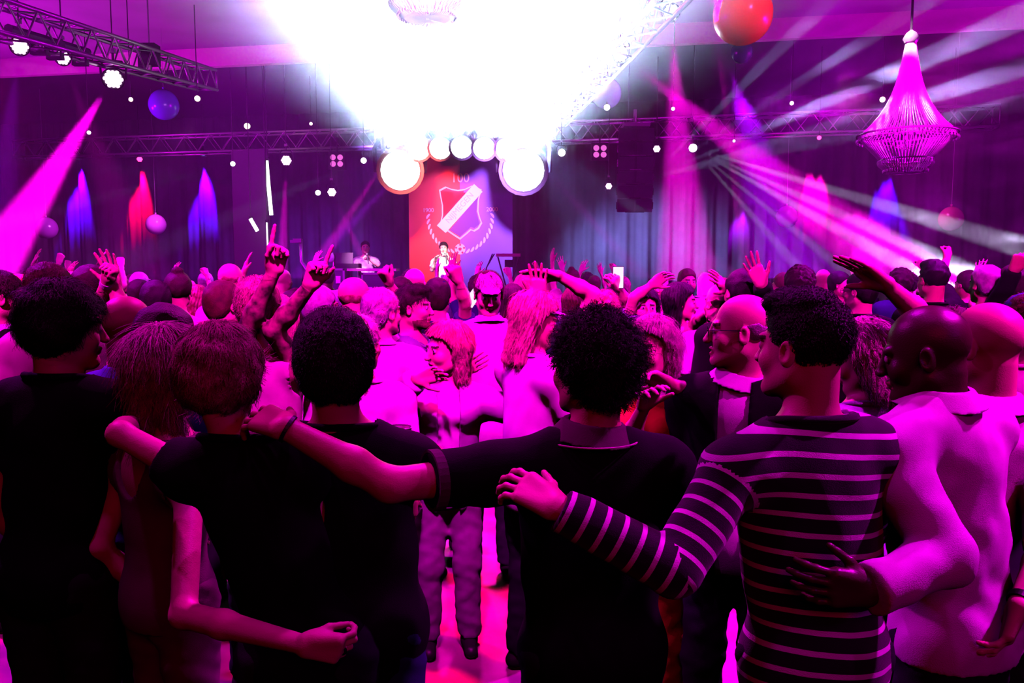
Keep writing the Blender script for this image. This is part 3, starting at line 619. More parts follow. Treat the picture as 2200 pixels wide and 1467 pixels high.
# striped jersey: the stripe coordinate follows torso and sleeves
m = mat('striped_jersey', (.01, .008, .012), .85, bump=.25, bscale=420, sheen=.2, spec=.2); nt = m.node_tree; bs = nt.nodes['Principled BSDF']
at = nt.nodes.new('ShaderNodeAttribute'); at.attribute_name = 'stripe'
mm = nt.nodes.new('ShaderNodeMath'); mm.operation = 'FRACT'; gt = nt.nodes.new('ShaderNodeMath'); gt.operation = 'GREATER_THAN'; gt.inputs[1].default_value = .73
mx = nt.nodes.new('ShaderNodeMix'); mx.data_type = 'RGBA'; mx.inputs[6].default_value = (.008, .006, .011, 1); mx.inputs[7].default_value = (.86, .74, .84, 1)
nt.links.new(at.outputs['Fac'], mm.inputs[0]); nt.links.new(mm.outputs[0], gt.inputs[0]); nt.links.new(gt.outputs[0], mx.inputs[0]); nt.links.new(mx.outputs[2], bs.inputs['Base Color'])
M_stripe = m

def x_striped(o, c):
    me = c['top'].data; V, F = c['tv'], c['tf']; cen = V[F].mean(1); P0 = V[F.ravel()].reshape(len(F), 4, 3)
    val = (P0[:, :, 2] + .012 * np.sin(P0[:, :, 0] * 9) + .10 * (P0[:, :, 0] - c['nb'][0]) ** 2) / .045
    for i in (0, 1):
        sh, e, wv = c['AR'][i]; d1, t1 = segd(cen, sh, e); d2, t2 = segd(cen, e, wv)
        m1 = (d1 < .085) & (t1 > .12) & (np.abs((cen - c['nb']) @ c['B'][:, 0]) > .155); u1 = (e - sh) / np.linalg.norm(e - sh); u2 = (wv - e) / np.linalg.norm(wv - e); m2 = (d2 < .08) & ((cen - e) @ (u1 + u2) > 0) & (np.abs((cen - c['nb']) @ c['B'][:, 0]) > .155)
        for mk, a, b, s0 in ((m1 & ~m2, sh, e, 0), (m2, e, wv, np.linalg.norm(e - sh))):
            ax = (b - a) / np.linalg.norm(b - a); q = P0[mk] - a; val[mk] = ((q @ ax) + s0) / .041
    A = me.attributes.new('stripe', 'FLOAT', 'CORNER'); A.data.foreach_set('value', val.astype(np.float32).ravel())
    L = c['AR'][0]

def x_polo(o, c):
    sh, e, wv = c['AR'][0]; band(o, sh, e, .53, .625, .066, CL['collar'], 'sleeve_cuff', .007)
    band(o, e, wv, .955, .985, .028, M_band, 'bracelet', .006)
    ax = np.array([0, 0, 1.0]); g = MB(); nbv = c['nb']
    g.tube([Vector(nbv + c['B'] @ np.array([.116 * math.sin(a), -.116 * math.cos(a), .010])) for a in np.linspace(-1.25, 1.25, 25)], .0022, 5)
    q = g.build('collar_piping', M_pipe); q.parent = o

def x_ring(o, c):
    sh, e, wv = c['AR'][1]; d = V3(P(800, 1405, 1.70) - P(655, 1385, 1.70)); d /= np.linalg.norm(d); n = np.array((.1, 1, .15)); n = n - d * (n @ d); n /= np.linalg.norm(n); t = np.cross(d, n); s = c['s'] * .9
    K = wv + (d * .086 - t * .011) * s; a = R(42 * 1.24); q = d * math.cos(a) + n * math.sin(a); band(o, K + q * .012, K + q * .026, 0, .45, .0085, M_silver, 'finger_ring', .0022)

person('man in a black T-shirt with dark bowl-cut hair, far left foreground', P(142, 706, 2.4), 12, 52, 4, sk='light', hair=('mop', 'black'), top=('black', 'short'), arms=('down', 'fwd'), res=0, w=.98, lean=(.06, 0), nk=.165, seed=1, legs='trouser')
person('bald man in a blue polo shirt, second row, right of the bowl-cut man', P(279, 706, 3.0), 15, 28, 3, sk='tan', hair=None, top=('blue', 'short'), collar='blue', arms=('down', 'down'), res=1, seed=2, legs='denim')
person('dark-haired man in a blue-violet shirt hidden behind the long-haired blonde woman', P(362, 735, 2.7), 12, 25, 0, sk='light', hair=('short', 'dark'), top=('blue', 'half'), arms=('down', 'down'), res=1, w=1.05, seed=3, hem=.70, collar='lilac', lean=(.11, 0), legs='navy')
person('woman with long blonde hair in a dusty rose tank top, arm around her neighbour', P(357, 792, 2.35), 36, 30, 0, sk='light', hair=('long', 'ash'), top=('rose', 'none'), fem=1,
       arms=((P(215, 1175, 2.35), P(335, 1290, 2.45)), (P(395, 1320, 1.88), P(655, 1385, 1.70))), hands=('relax', 'grip'), fing=(None, P(800, 1405, 1.70) - P(655, 1385, 1.70)), palms=(None, (.1, 1, .15)),
       res=0, seed=4, long=.17, legs='rose', fold=.003, hem=.84, neckline=-1, extra=x_ring)
person('person with short wavy auburn hair and a black T-shirt, left arm outstretched', P(478, 812, 1.98), 0, 12, 2, sk='light', hair=('mop', 'auburn'), top=('black', 'short'), fem=1,
       arms=((P(258, 932, 2.02), P(285, 905, 2.28)), 'fwd'), hands=('drape', 'relax'), res=0, seed=5, w=.93, lean=(-.20, 0), sl=.3, nk=.175, legs='trouser', strand=(8000, .05, .12), hs=1.0, fold=.004, hem=.78)
person('man with short black hair and black T-shirt between auburn head and curly head', P(717, 782, 2.12), 2, -14, 2, sk='tan', hair=('thick', 'black'), top=('black', 'short'), hs=1.06, nk=.175,
       arms=('fwd', (P(985, 1060, 2.30), P(938, 975, 2.50))), hands=('relax', 'grip'), fing=(None, P(870, 945, 2.56) - P(938, 975, 2.50)), palms=(None, (-.6, -.2, -.3)), res=0, seed=6, w=1.12, lean=(-.06, 0), legs='navy', fold=.004, hem=.72)
person('man with dark curly hair in a black polo shirt with plum collar', P(1268, 790, 1.98), -4, -36, 0, sk='tan', hair=('curly', 'black'), top=('black', 'short'), collar='collar',
       arms=((P(838, 1042, 1.80), P(612, 918, 1.80)), 'fwd'), hands=('drape', 'relax'), fing=(P(540, 890, 1.87) - P(612, 918, 1.80), None), palms=((.1, .5, -1), None), res=0, seed=7, w=1.12, lean=(-.01, 0), legs='trouser', fold=.004, hem=.72, extra=x_polo)
person('man in a black and white striped long-sleeved top with a dark fade haircut', P(1722, 748, 1.86), -16, -42, 0, sk='light', hair=('fade', 'black'), top=(M_stripe, 'long'),
       arms=((P(1448, 1222, 1.66), P(1192, 1088, 1.68)), 'fwd'), hands=('drape', 'relax'), fing=(P(1050, 1000, 1.78) - P(1192, 1088, 1.68), None), palms=((.1, .6, -1), None), res=0, seed=8, w=1.08, lean=(-.05, 0), legs='trouser', fold=.004, hem=.62, extra=x_striped)
person('dark-skinned man with a shaved head in a white shirt, arm behind the striped man', P(1985, 762, 2.02), -30, -62, 12, sk='dark', hair=None, top=('white', 'long'), collar='white',
       arms=((P(2025, 1195, 1.74), P(1868, 1268, 1.66)), 'fwd'), hands=('drape', 'relax'), fing=(P(1770, 1262, 1.64) - P(1868, 1268, 1.66), None), palms=((.0, 1, 0), None), res=0, seed=9, w=1.15, nk=.135, lean=(-.10, .04), legs='trouser', fold=.011, hem=.86)
def x_watch(o, c):
    sh, e, wv = c['AR'][1]; band(o, e, wv, .90, .98, .028, M_silver, 'watch', .005)
person('bald light-skinned man in a white shirt at the right edge, hand hanging', P(2112, 742, 2.28), -12, -30, 3, sk='light', hair=None, top=('white', 'half'), collar='white',
       arms=('fwd', (P(2262, 1170, 1.98), P(2192, 1300, 1.86))), hands=('relax', 'relax'), fing=(None, P(2140, 1430, 1.84) - P(2192, 1300, 1.86)), palms=(None, (-.8, .5, 0)), res=0, seed=10, w=1.12, lean=(-.05, 0), legs='trouser', fold=.010, hem=.80, extra=x_watch)
person('woman with an ash-blonde bob in lilac between striped man and shaved head', P(1850, 768, 2.75), -30, -55, 20, sk='light', hair=('bob', 'ash'), top=('lilac', 'half'), fem=1, arms=('clap', 'fwd'), res=1, seed=11, strand=(4000, .06, .05), legs='trouser')
person('older man in glasses, profile to the left, white shirt under a black jacket', P(1590, 712, 2.72), 205, -78, 0, sk='light', hair=('fringe', 'grey'), top=('white', 'long'), jacket='black', collar='white', glasses=True, res=1, seed=12, mouth=.6, legs='trouser', hs=1.03)
person('laughing woman with light shoulder-length hair and red top right of the curly-haired man', P(1398, 752, 2.95), 200, -140, -2, sk='light', hair=('long', 'ash'), top=('red', 'half'), fem=1,
       arms=((P(1500, 850, 2.8), P(1432, 822, 2.75)), (P(1350, 950, 2.85), P(1385, 870, 2.7))), res=1, seed=13, long=.10, mouth=1, strand=(3000, .05, .1), legs='red', collar='pink')
person('dancing woman with a blonde bob in a mauve blazer, hand at her chin', P(960, 752, 3.75), 172, -124, 2, sk='light', hair=('bob', 'blond'), top=('white', 'none'), jacket='mauve', fem=1,
       arms=((P(1115, 885, 3.55), P(1165, 955, 3.40)), (P(832, 872, 3.62), P(893, 815, 3.50))), hands=('relax', 'relax'), fing=(None, P(940, 800, 3.5) - P(893, 815, 3.50)), res=1, seed=14, legs='mautr', strand=(4000, .05, .1), hs=1.05, mouth=1)
# ---------------------------------------------------------------- the audience behind the ring
def A2(e, w): return (P(*e), P(*w))
def x_wrist(o, c): 
    sh, e, wv = c['AR'][1]; band(o, e, wv, .80, .90, .030, M_wband, 'wristband', .004)
MID = [
 # label, head px, Y, yaw, head yaw, skin, hair, top, kwargs
 ('young man with short dark hair looking right at the left edge, black top', (10, 640), 3.9, 40, 62, 'light', ('short', 'dark'), ('black', 'short'), dict(collar='white')),
 ('person with shaved crown in a red patterned shirt behind the bowl-cut man', (47, 632), 4.8, 20, 50, 'light', ('fringe', 'auburn'), ('red', 'short'), {}),
 ('man with thick brown hair above the bowl-cut man', (112, 628), 3.6, 10, 20, 'light', ('short', 'brown'), ('pink', 'short'), {}),
 ('balding man behind the thick brown hair, just left of the raised hands', (156, 612), 7.2, 0, 30, 'light', None, ('pink', 'short'), {}),
 ('dark-haired man with both arms raised and crossed, white paper wristband', (205, 622), 4.3, 10, 40, 'light', ('short', 'dark'), ('pink', 'short'), dict(arms=(A2((262, 668, 4.1), (246, 610, 4.1)), A2((215, 665, 4.2), (232, 598, 4.05))), hands=('open', 'fist'), palms=((0, -1, .1), (0, -1, 0)), extra=x_wrist)),
 ('person in a small pale hat far back right of the crossed raised arms', (301, 612), 8.2, 0, 0, 'light', ('short', 'grey'), ('pink', 'short'), dict(cap='pink')),
 ('dark-haired man with a bright ear behind the bald man in blue', (334, 650), 4.7, -10, -30, 'tan', ('short', 'black'), ('navy', 'short'), {}),
 ('woman with hair pinned up and a bare-shouldered pink top', (382, 626), 4.9, -10, -25, 'light', ('bun', 'dark'), ('pink', 'none'), dict(fem=1, w=1.1)),
 ('woman with chin-length auburn hair beside the pinned-up hair', (427, 650), 6.0, 0, 10, 'light', ('bob', 'auburn'), ('pink', 'short'), dict(fem=1)),
 ('man with cropped brown hair and a reddish neck left of the tattooed arms', (484, 655), 4.3, 10, 35, 'light', ('short', 'brown'), ('pink', 'short'), {}),
 ('large bald head in a pink top above the cropped brown hair', (498, 602), 5.9, 0, 20, 'light', ('fringe', 'auburn'), ('pink', 'short'), {}),
 ('fair-haired person with two raised tattooed arms, index finger pointing up', (560, 660), 3.4, 8, 20, 'light', ('short', 'blond'), ('pink', 'none'), dict(arms=(A2((524, 722, 3.25), (590, 580, 3.2)), A2((588, 712, 3.25), (668, 612, 3.2))), hands=('point', 'point'), fing=(P(605, 500, 3.2) - P(590, 580, 3.2), P(690, 545, 3.2) - P(668, 612, 3.2)), palms=((.5, -.9, 0), (.8, -.8, -.2)), tattoo=True, res=1)),
 ('man in a long white T-shirt with dark curls right of the tattooed arms', (640, 668), 4.7, 5, 15, 'light', ('short', 'dark'), ('white', 'short'), dict(hem=.66, legs='denim', w=1.05)),
 ('woman with short grey-brown hair above the black-haired man', (691, 662), 4.4, 15, 50, 'light', ('short', 'grey'), ('navy', 'short'), dict(fem=1)),
 ('bald man with cropped sides in a white shirt left of the white-haired man', (765, 642), 4.5, 0, 35, 'light', ('fringe', 'auburn'), ('white', 'short'), dict(collar='white')),
 ('white-haired man in a printed pale T-shirt seen from behind', (822, 672), 4.2, 12, 40, 'light', ('short', 'grey'), ('white', 'short'), dict(w=1.05, res=1)),
 ('bearded man with swept-back dark hair in a plain purple T-shirt', (890, 662), 4.6, 110, 100, 'light', ('quiff', 'dark'), ('purple', 'short'), dict(beard=True, res=1)),
 ('bald man with a shining crown in front of the stage banner', (892, 612), 6.0, 0, 10, 'light', None, ('pink', 'short'), {}),
 ('man in a dark cap and navy shirt with a raised arm before the banner', (941, 640), 5.2, 5, 5, 'light', ('short', 'dark'), ('navy', 'short'), dict(cap='navy', arms=('fwd', A2((1000, 650, 5.0), (985, 602, 4.9))), hands=('relax', 'fist'))),
 ('man with a raised wrist-banded fist between white hair and swept-back hair', (862, 640), 5.0, 0, 0, 'light', ('short', 'dark'), ('navy', 'short'), dict(arms=(A2((862, 652, 4.9), (835, 608, 4.8)), 'down'), hands=('fist', 'relax'), w=.9)),
 ('man in a pale knitted sweater facing the camera, looking down', (1050, 632), 4.7, 176, 172, 'light', ('short', 'brown'), ('white', 'long'), dict(pitch=18, collar='lilac', cap='pink', arms=('fwd', 'fwd'), res=1)),
 ('woman with long dark hair behind the pale sweater', (1100, 645), 6.3, 0, -10, 'light', ('long', 'dark'), ('navy', 'short'), dict(fem=1)),
 ('person in a shiny pale cap and white top with long light hair, hand raised', (1152, 688), 3.5, 60, 82, 'tan', ('long', 'blond'), ('white', 'short'), dict(fem=1, cap='white', pitch=14, long=.2, arms=(A2((1160, 720, 3.5), (1158, 640, 3.5)), 'fwd'), hands=('open', 'relax'), palms=((0, -1, 0), None), w=1.2, res=1)),
 ('woman with a straight brown bob seen from behind', (1234, 650), 6.2, 0, 0, 'light', ('bob', 'brown'), ('navy', 'short'), dict(fem=1)),
 ('auburn-haired person with one bare arm stretched up to the left', (1297, 680), 4.0, 5, 10, 'light', ('short', 'auburn'), ('pink', 'none'), dict(arms=(A2((1272, 632, 3.95), (1200, 592, 3.9)), 'down'), hands=('flat', 'relax'), fing=(P(1145, 582, 3.9) - P(1200, 592, 3.9) , None), palms=((0, -.3, -1), None), res=1)),
 ('dark-haired person holding a lit phone overhead', (1322, 650), 5.6, 0, 0, 'light', ('short', 'black'), ('black', 'short'), dict(arms=('down', A2((1345, 650, 5.5), (1330, 618, 5.4))), hands=('relax', 'grip'))),
 ('smiling woman with long dark hair facing the camera under a raised arm', (1385, 662), 5.0, 178, 176, 'light', ('long', 'black'), ('purple', 'short'), dict(fem=1, arms=('down', A2((1362, 640, 4.9), (1400, 612, 4.9))), hands=('relax', 'drape'), res=1)),
 ('bald person with a shining forehead right of the smiling woman', (1416, 618), 6.6, 190, 200, 'light', None, ('pink', 'short'), dict(fem=1)),
 ('woman in a black dress with long black hair and bare arms', (1464, 650), 5.2, 120, 100, 'light', ('long', 'black'), ('black', 'none'), dict(fem=1, arms=(A2((1500, 690, 5.1), (1520, 670, 4.9)), 'fwd'), res=1, long=.22, legs='black')),
 ('bearded man facing the camera, head above the black-dressed woman', (1477, 606), 7.8, 180, 170, 'light', ('short', 'brown'), ('pink', 'short'), dict(beard=True, arms=('fwd', 'fwd'))),
 ('balding man with a hand raised beside his face', (1545, 652), 4.8, 10, -20, 'light', ('fringe', 'brown'), ('white', 'short'), dict(arms=('down', A2((1590, 660, 4.7), (1560, 622, 4.6))), hands=('relax', 'open'), palms=(None, (-.8, .2, 0)))),
 ('dark-haired man in a black long-sleeved top with a spread hand held high', (1590, 628), 4.5, 0, -15, 'light', ('short', 'black'), ('black', 'long'), dict(arms=('down', A2((1650, 668, 4.4), (1636, 610, 4.3))), hands=('relax', 'open'), fing=(None, P(1612, 560, 4.3) - P(1636, 610, 4.3)), palms=(None, (0, -1, 0)))),
 ('man with a round mop of dark hair above the striped man', (1715, 612), 5.8, 0, 0, 'tan', ('curly', 'dark'), ('black', 'short'), {}),
 ('red-faced man left of the round mop of hair', (1680, 616), 7.5, 30, -40, 'tan', ('short', 'brown'), ('black', 'short'), {}),
 ('young man facing right beneath the smoke, dark short hair', (1806, 612), 7.6, 150, 130, 'light', ('short', 'black'), ('navy', 'short'), {}),
 ('man with glasses and short dark hair under the big raised hand', (1846, 626), 5.3, -5, -40, 'light', ('short', 'black'), ('black', 'short'), dict(glasses=True)),
 ('dark curly head between the raised forearm and the black-haired man', (1932, 608), 7.4, 0, 0, 'light', ('curly', 'dark'), ('navy', 'short'), {}),
 ('man with black hair in a black and plum top, one arm raised behind him', (2003, 602), 5.4, 0, -10, 'tan', ('quiff', 'black'), ('black', 'short'), dict(arms=('down', A2((2016, 606, 6.3), (2034, 556, 6.4))), hands=('relax', 'fist'))),
 ('dark-haired man at the right below the bright smoke', (2076, 612), 7.2, 0, -20, 'light', ('short', 'dark'), ('black', 'short'), {}),
 ('white-haired man with a pink-lit bald crown right of the bright smoke', (2115, 612), 5.3, 0, -10, 'light', ('short', 'grey'), ('pink', 'short'), {}),
 ('small pale bald head just in front of the white-haired man', (2088, 622), 7.9, 0, -40, 'light', None, ('pink', 'short'), {}),
 ('man in a black long-sleeved top punching a fist up at the right edge', (2172, 612), 5.2, 0, -20, 'tan', ('short', 'dark'), ('black', 'long'), dict(arms=(A2((2150, 640, 5.1), (2180, 578, 5.0)), 'down'), hands=('fist', 'relax'))),
 ('person hidden behind the shaved head, one large open hand thrust up to the left', (2035, 742, ), 2.75, -10, -20, 'light', ('short', 'brown'), ('pink', 'short'), dict(arms=(A2((1990, 688, 2.65), (1905, 612, 2.60)), 'down'), hands=('flat', 'relax'), fing=(P(1815, 552, 2.62) - P(1905, 612, 2.60), None), palms=((.3, -.3, -1), None), res=1)),
 ('person in a violet cap at the right edge of the photo', (2200, 700), 3.2, 0, 0, 'light', ('short', 'brown'), ('pink', 'short'), dict(cap='blue', w=1.05)),
 ('person in a white top directly behind the black-haired man, left of the dancer', (775, 740), 3.5, 0, 20, 'light', ('short', 'grey'), ('white', 'short'), dict(w=1.1)),
 ('woman in a pale top between the tattooed arms and the long white T-shirt', (603, 690), 4.0, 5, 5, 'light', ('bob', 'blond'), ('pink', 'short'), dict(fem=1)),
]
used = []
for i, (lb, hp, Y, yw, hy, sk, hr, tp, kw) in enumerate(MID):
    kw = dict(kw); kw.setdefault('res', 1 if Y < 4 else 2 if Y < 7 else 3); kw.setdefault('seed', 20 + i)
    if 'strand' not in kw and kw['res'] == 1: kw['strand'] = (1500, .02 if hr and hr[0] == 'short' else .05, .1)
    h = P(*hp, Y); person(lb, h, yw, hy, sk=sk, hair=hr, top=tp, **kw); used.append((h.x, h.y))
# smaller heads filling the floor up to the stage; every one its own person
rf = random.Random(11); HAIRS = [('short', 'dark', 'short dark hair'), ('short', 'brown', 'short brown hair'), ('bob', 'blond', 'a blonde bob'), (None, None, 'a bald head'), ('long', 'brown', 'long brown hair'), ('short', 'grey', 'short grey hair'), ('curly', 'dark', 'dark curls'), ('bun', 'brown', 'a brown bun')]
TOPS = [('white', 'a white shirt'), ('navy', 'a navy shirt'), ('black', 'a black top'), ('pink', 'a pink top'), ('purple', 'a purple top'), ('lilac', 'a lilac shirt')]
ARMD = [((None, None), 'arms down'), (('up', None), 'left arm up'), ((None, 'up'), 'right arm up'), (('up', 'up'), 'both arms up')]
def where(x):
    for lim, t in ((260, 'below the leftmost blue light'), (380, 'below the red light'), (560, 'below the second blue light'), (700, 'left of the flight cases'),
                   (880, 'before the DJ'), (1110, 'before the banner'), (1310, 'left of the loudspeakers'), (1430, 'below the loudspeakers'), (1700, 'right of the loudspeakers'), (1900, 'below the pink light'), (2400, 'below the chandelier')):
        if x < lim: return t
seen = {}; nf = 0; tries = 0
while nf < 44 and tries < 4000:
    tries += 1; Y = rf.uniform(5.8, 12.3); px = rf.uniform(10, 2190)
    py = 580 + 1711 / Y * (1.85 - rf.uniform(1.58, 1.76)) + 2
    h = P(px, py, Y)
    if any((h.x - a) ** 2 + (h.y - b) ** 2 < .50 ** 2 for a, b in used): continue
    if any(abs(px - q) < 13 for q in seen.values()): continue
    hs_, hc_, ht = HAIRS[rf.randrange(8)]; tc, tt = TOPS[rf.randrange(6)]; ai = rf.choice((0, 0, 0, 0, 1, 2, 3)); arm, at_ = ARMD[ai]
    lb = 'guest with %s, %s, %s, %s' % (ht, tt, at_, where(px))
    if lb in seen: continue
    used.append((h.x, h.y)); seen[lb] = px; nf += 1
    person(lb, h, rf.uniform(-30, 30), sk=rf.choice(('light', 'light', 'tan')), hair=(hs_, hc_) if hs_ else None, top=(tc, 'short'), arms=arm, res=3, seed=100 + nf, fem=1 if hs_ in ('bob', 'long', 'bun') else 0, group='guests far back near the stage', hands=('open', 'fist'))
# ---------------------------------------------------------------- trusses
M_alu = mat('truss_aluminium', (.62, .60, .64), .38, .7); M_blk = mat('black_metal', (.03, .028, .034), .5, .3)
M_cab = mat('steel_wire', (.25, .24, .27), .5, .6)
def truss(label, A, B, size=.30, bay=.5, group=None):
    A, B = Vector(A), Vector(B); d = B - A; L = d.length; t = d / L; s = t.cross(Vector((0, 0, 1))).normalized(); u = s.cross(t)
    e = empty('truss', (A + B) / 2); tag(e, label, 'truss', group); h = size / 2; cs = [(-h, -h), (h, -h), (h, h), (-h, h)]
    for (a, b) in cs:
        g = MB(); g.tube([A + s * a + u * b, B + s * a + u * b], .024, 8); g.build('chord', M_alu, e, smooth=True)
    n = max(2, int(L / bay)); 
    for i in range(4):
        g = MB(); a, b = cs[i], cs[(i + 1) % 4]
        for k in range(n):
            p = A + t * (L * k / n); q = A + t * (L * (k + .5) / n); r = A + t * (L * (k + 1) / n)
            g.tube([p + s * a[0] + u * a[1], q + s * b[0] + u * b[1], r + s * a[0] + u * a[1]], .011, 5)
        for k in (0, n): p = A + t * (L * k / n); g.tube([p + s * a[0] + u * a[1], p + s * b[0] + u * b[1]], .013, 5)
        g.build('bracing', M_alu, e, smooth=True)
    return e
TB = [P(40, 322, 17.0), P(812, 298, 15.6), P(1190, 286, 15.0), P(2140, 252, 13.4)]
truss('long aluminium truss over the left half of the stage front', TB[0], TB[1], .34)
truss('aluminium truss over the stage centre behind the white glare', TB[1] + Vector((.2, 0, 0)), TB[2] - Vector((.2, 0, 0)), .34)
truss('aluminium truss over the right half, carrying the hanging loudspeakers', TB[2], TB[3], .34)
truss('side truss rising to the upper left corner with three magenta wash lights', P(-60, 25, 7.0), P(445, 172, 12.5), .29)
truss('side truss running up to the top right of the glare with pin lights', P(1472, -70, 6.6), P(1196, 252, 14.0), .29)
def wire(label, A, B, r=.006, nm='cable'):
    g = MB(); g.tube([A, B], r, 6); o = g.build(nm, M_cab); tag(o, label, 'cable'); return o
for (px, py, Y, lb) in ((322, 140, 10.6, 'steel hoist cable above the left side truss'), (1350, 262, 14.6, 'steel cable above the hanging loudspeakers'), (2047, 262, 13.5, 'steel cable above the right end of the long truss')):
    a = P(px, py, Y); wire(lb, a, Vector((a.x, a.y, CZ if Y < 12 else CZ - .05)), .010)
g = empty('chain_hoist', P(322, 118, 10.6)); tag(g, 'black chain hoist motor hanging on the left side truss', 'hoist')
b = MB(); b.box(P(322, 118, 10.6), (.20, .18, .26)); b.box(P(308, 132, 10.6), (.10, .1, .16)); b.build('motor_housing', M_blk, g)
b = MB(); b.tube([P(322, 132, 10.6), P(322, 150, 10.6)], .02, 8); b.build('hook', M_alu, g)
# ---------------------------------------------------------------- stage lamps
def lens_mat(name, c, s): return mat(name, (.02, .02, .02), .3, emit=c, estr=s)
LM = {'mag': lens_mat('lens_magenta', (1.0, .6, .95), 3.5), 'white': lens_mat('lens_cool_white', (.85, .95, 1.0), 5), 'warm': lens_mat('lens_warm', (1.0, .75, .6), 4), 'pinkdim': lens_mat('lens_pink_dim', (.75, .12, .6), 1.2), 'cyan': lens_mat('led_cyan', (.1, .6, 1.0), 6), 'red': lens_mat('lens_red', (1.0, .03, .2), 6), 'blue': lens_mat('lens_blue', (.3, .2, 1.0), 4)}
def fixture(label, p, target, r=.10, col='mag', kind='par', yoke=True, group=None, toward=1.0):
    """lamp whose lens is turned between the camera and its own aim"""
    p = Vector(p); d = (Vector(target) - p).normalized(); c = (Vector((0, 0, CAM_H)) - p).normalized(); d = (d * (1 - toward) + c * toward).normalized(); M = aimM(d)
    e = empty('wash_light' if kind == 'par' else 'moving_head_light' if kind == 'head' else 'pin_light', p - d * .08); tag(e, label, 'stage light', group)
    b = MB(); q = p - d * .02; b.lathe(q, [(.001, -1.9 * r), (.72 * r, -1.9 * r), (.9 * r, -1.6 * r), (1.15 * r, -.6 * r), (1.2 * r, .02), (1.05 * r, .02), (1.02 * r, -.01), (.001, -.02)], 20, 0, M); b.build('housing', M_blk, e, smooth=False)
    b = MB()
    if kind == 'par':   # nineteen small lenses in a hexagon
        for i in range(-2, 3):
            for j in range(-2, 3):
                if abs(i + j) <= 2: x = (i + j * .5) * .41 * r; y = j * .355 * r; b.lathe(q + M @ Vector((x, y, .006)), [(.225 * r, 0), (.19 * r, .05 * r), (.001, .08 * r)], 8, 0, M)
    else: b.lathe(q + M @ Vector((0, 0, .0)), [(r * .98, 0), (.8 * r, .18 * r), (.4 * r, .3 * r), (.001, .33 * r)], 20, 0, M)
    b.build('lens', LM[col], e, smooth=True)
    top = p - d * r + Vector((0, 0, 2.2 * r if yoke else .5 * r)); b = MB(); b.tube([top, Vector((top.x, top.y, CZ))], .007, 6); b.build('hanger', M_blk, e)
    if yoke:
        b = MB(); s = M @ Vector((1, 0, 0)); s.z = 0; s = s.normalized() if s.length > .01 else Vector((1, 0, 0)); m_ = p - d * r; t = m_ + Vector((0, 0, 1.9 * r))
        b.tube([m_ + s * 1.25 * r, m_ + s * 1.3 * r + Vector((0, 0, 1.2 * r)), t + s * .9 * r, t - s * .9 * r, m_ - s * 1.3 * r + Vector((0, 0, 1.2 * r)), m_ - s * 1.25 * r], .12 * r, 6)
        b.tube([t, t + Vector((0, 0, 1.0 * r))], .14 * r, 6); b.build('yoke', M_blk, e)
        b = MB(); b.box(t + Vector((0, 0, 1.1 * r)), (.6 * r, .5 * r, .5 * r)); b.build('clamp', M_alu, e)
    return e
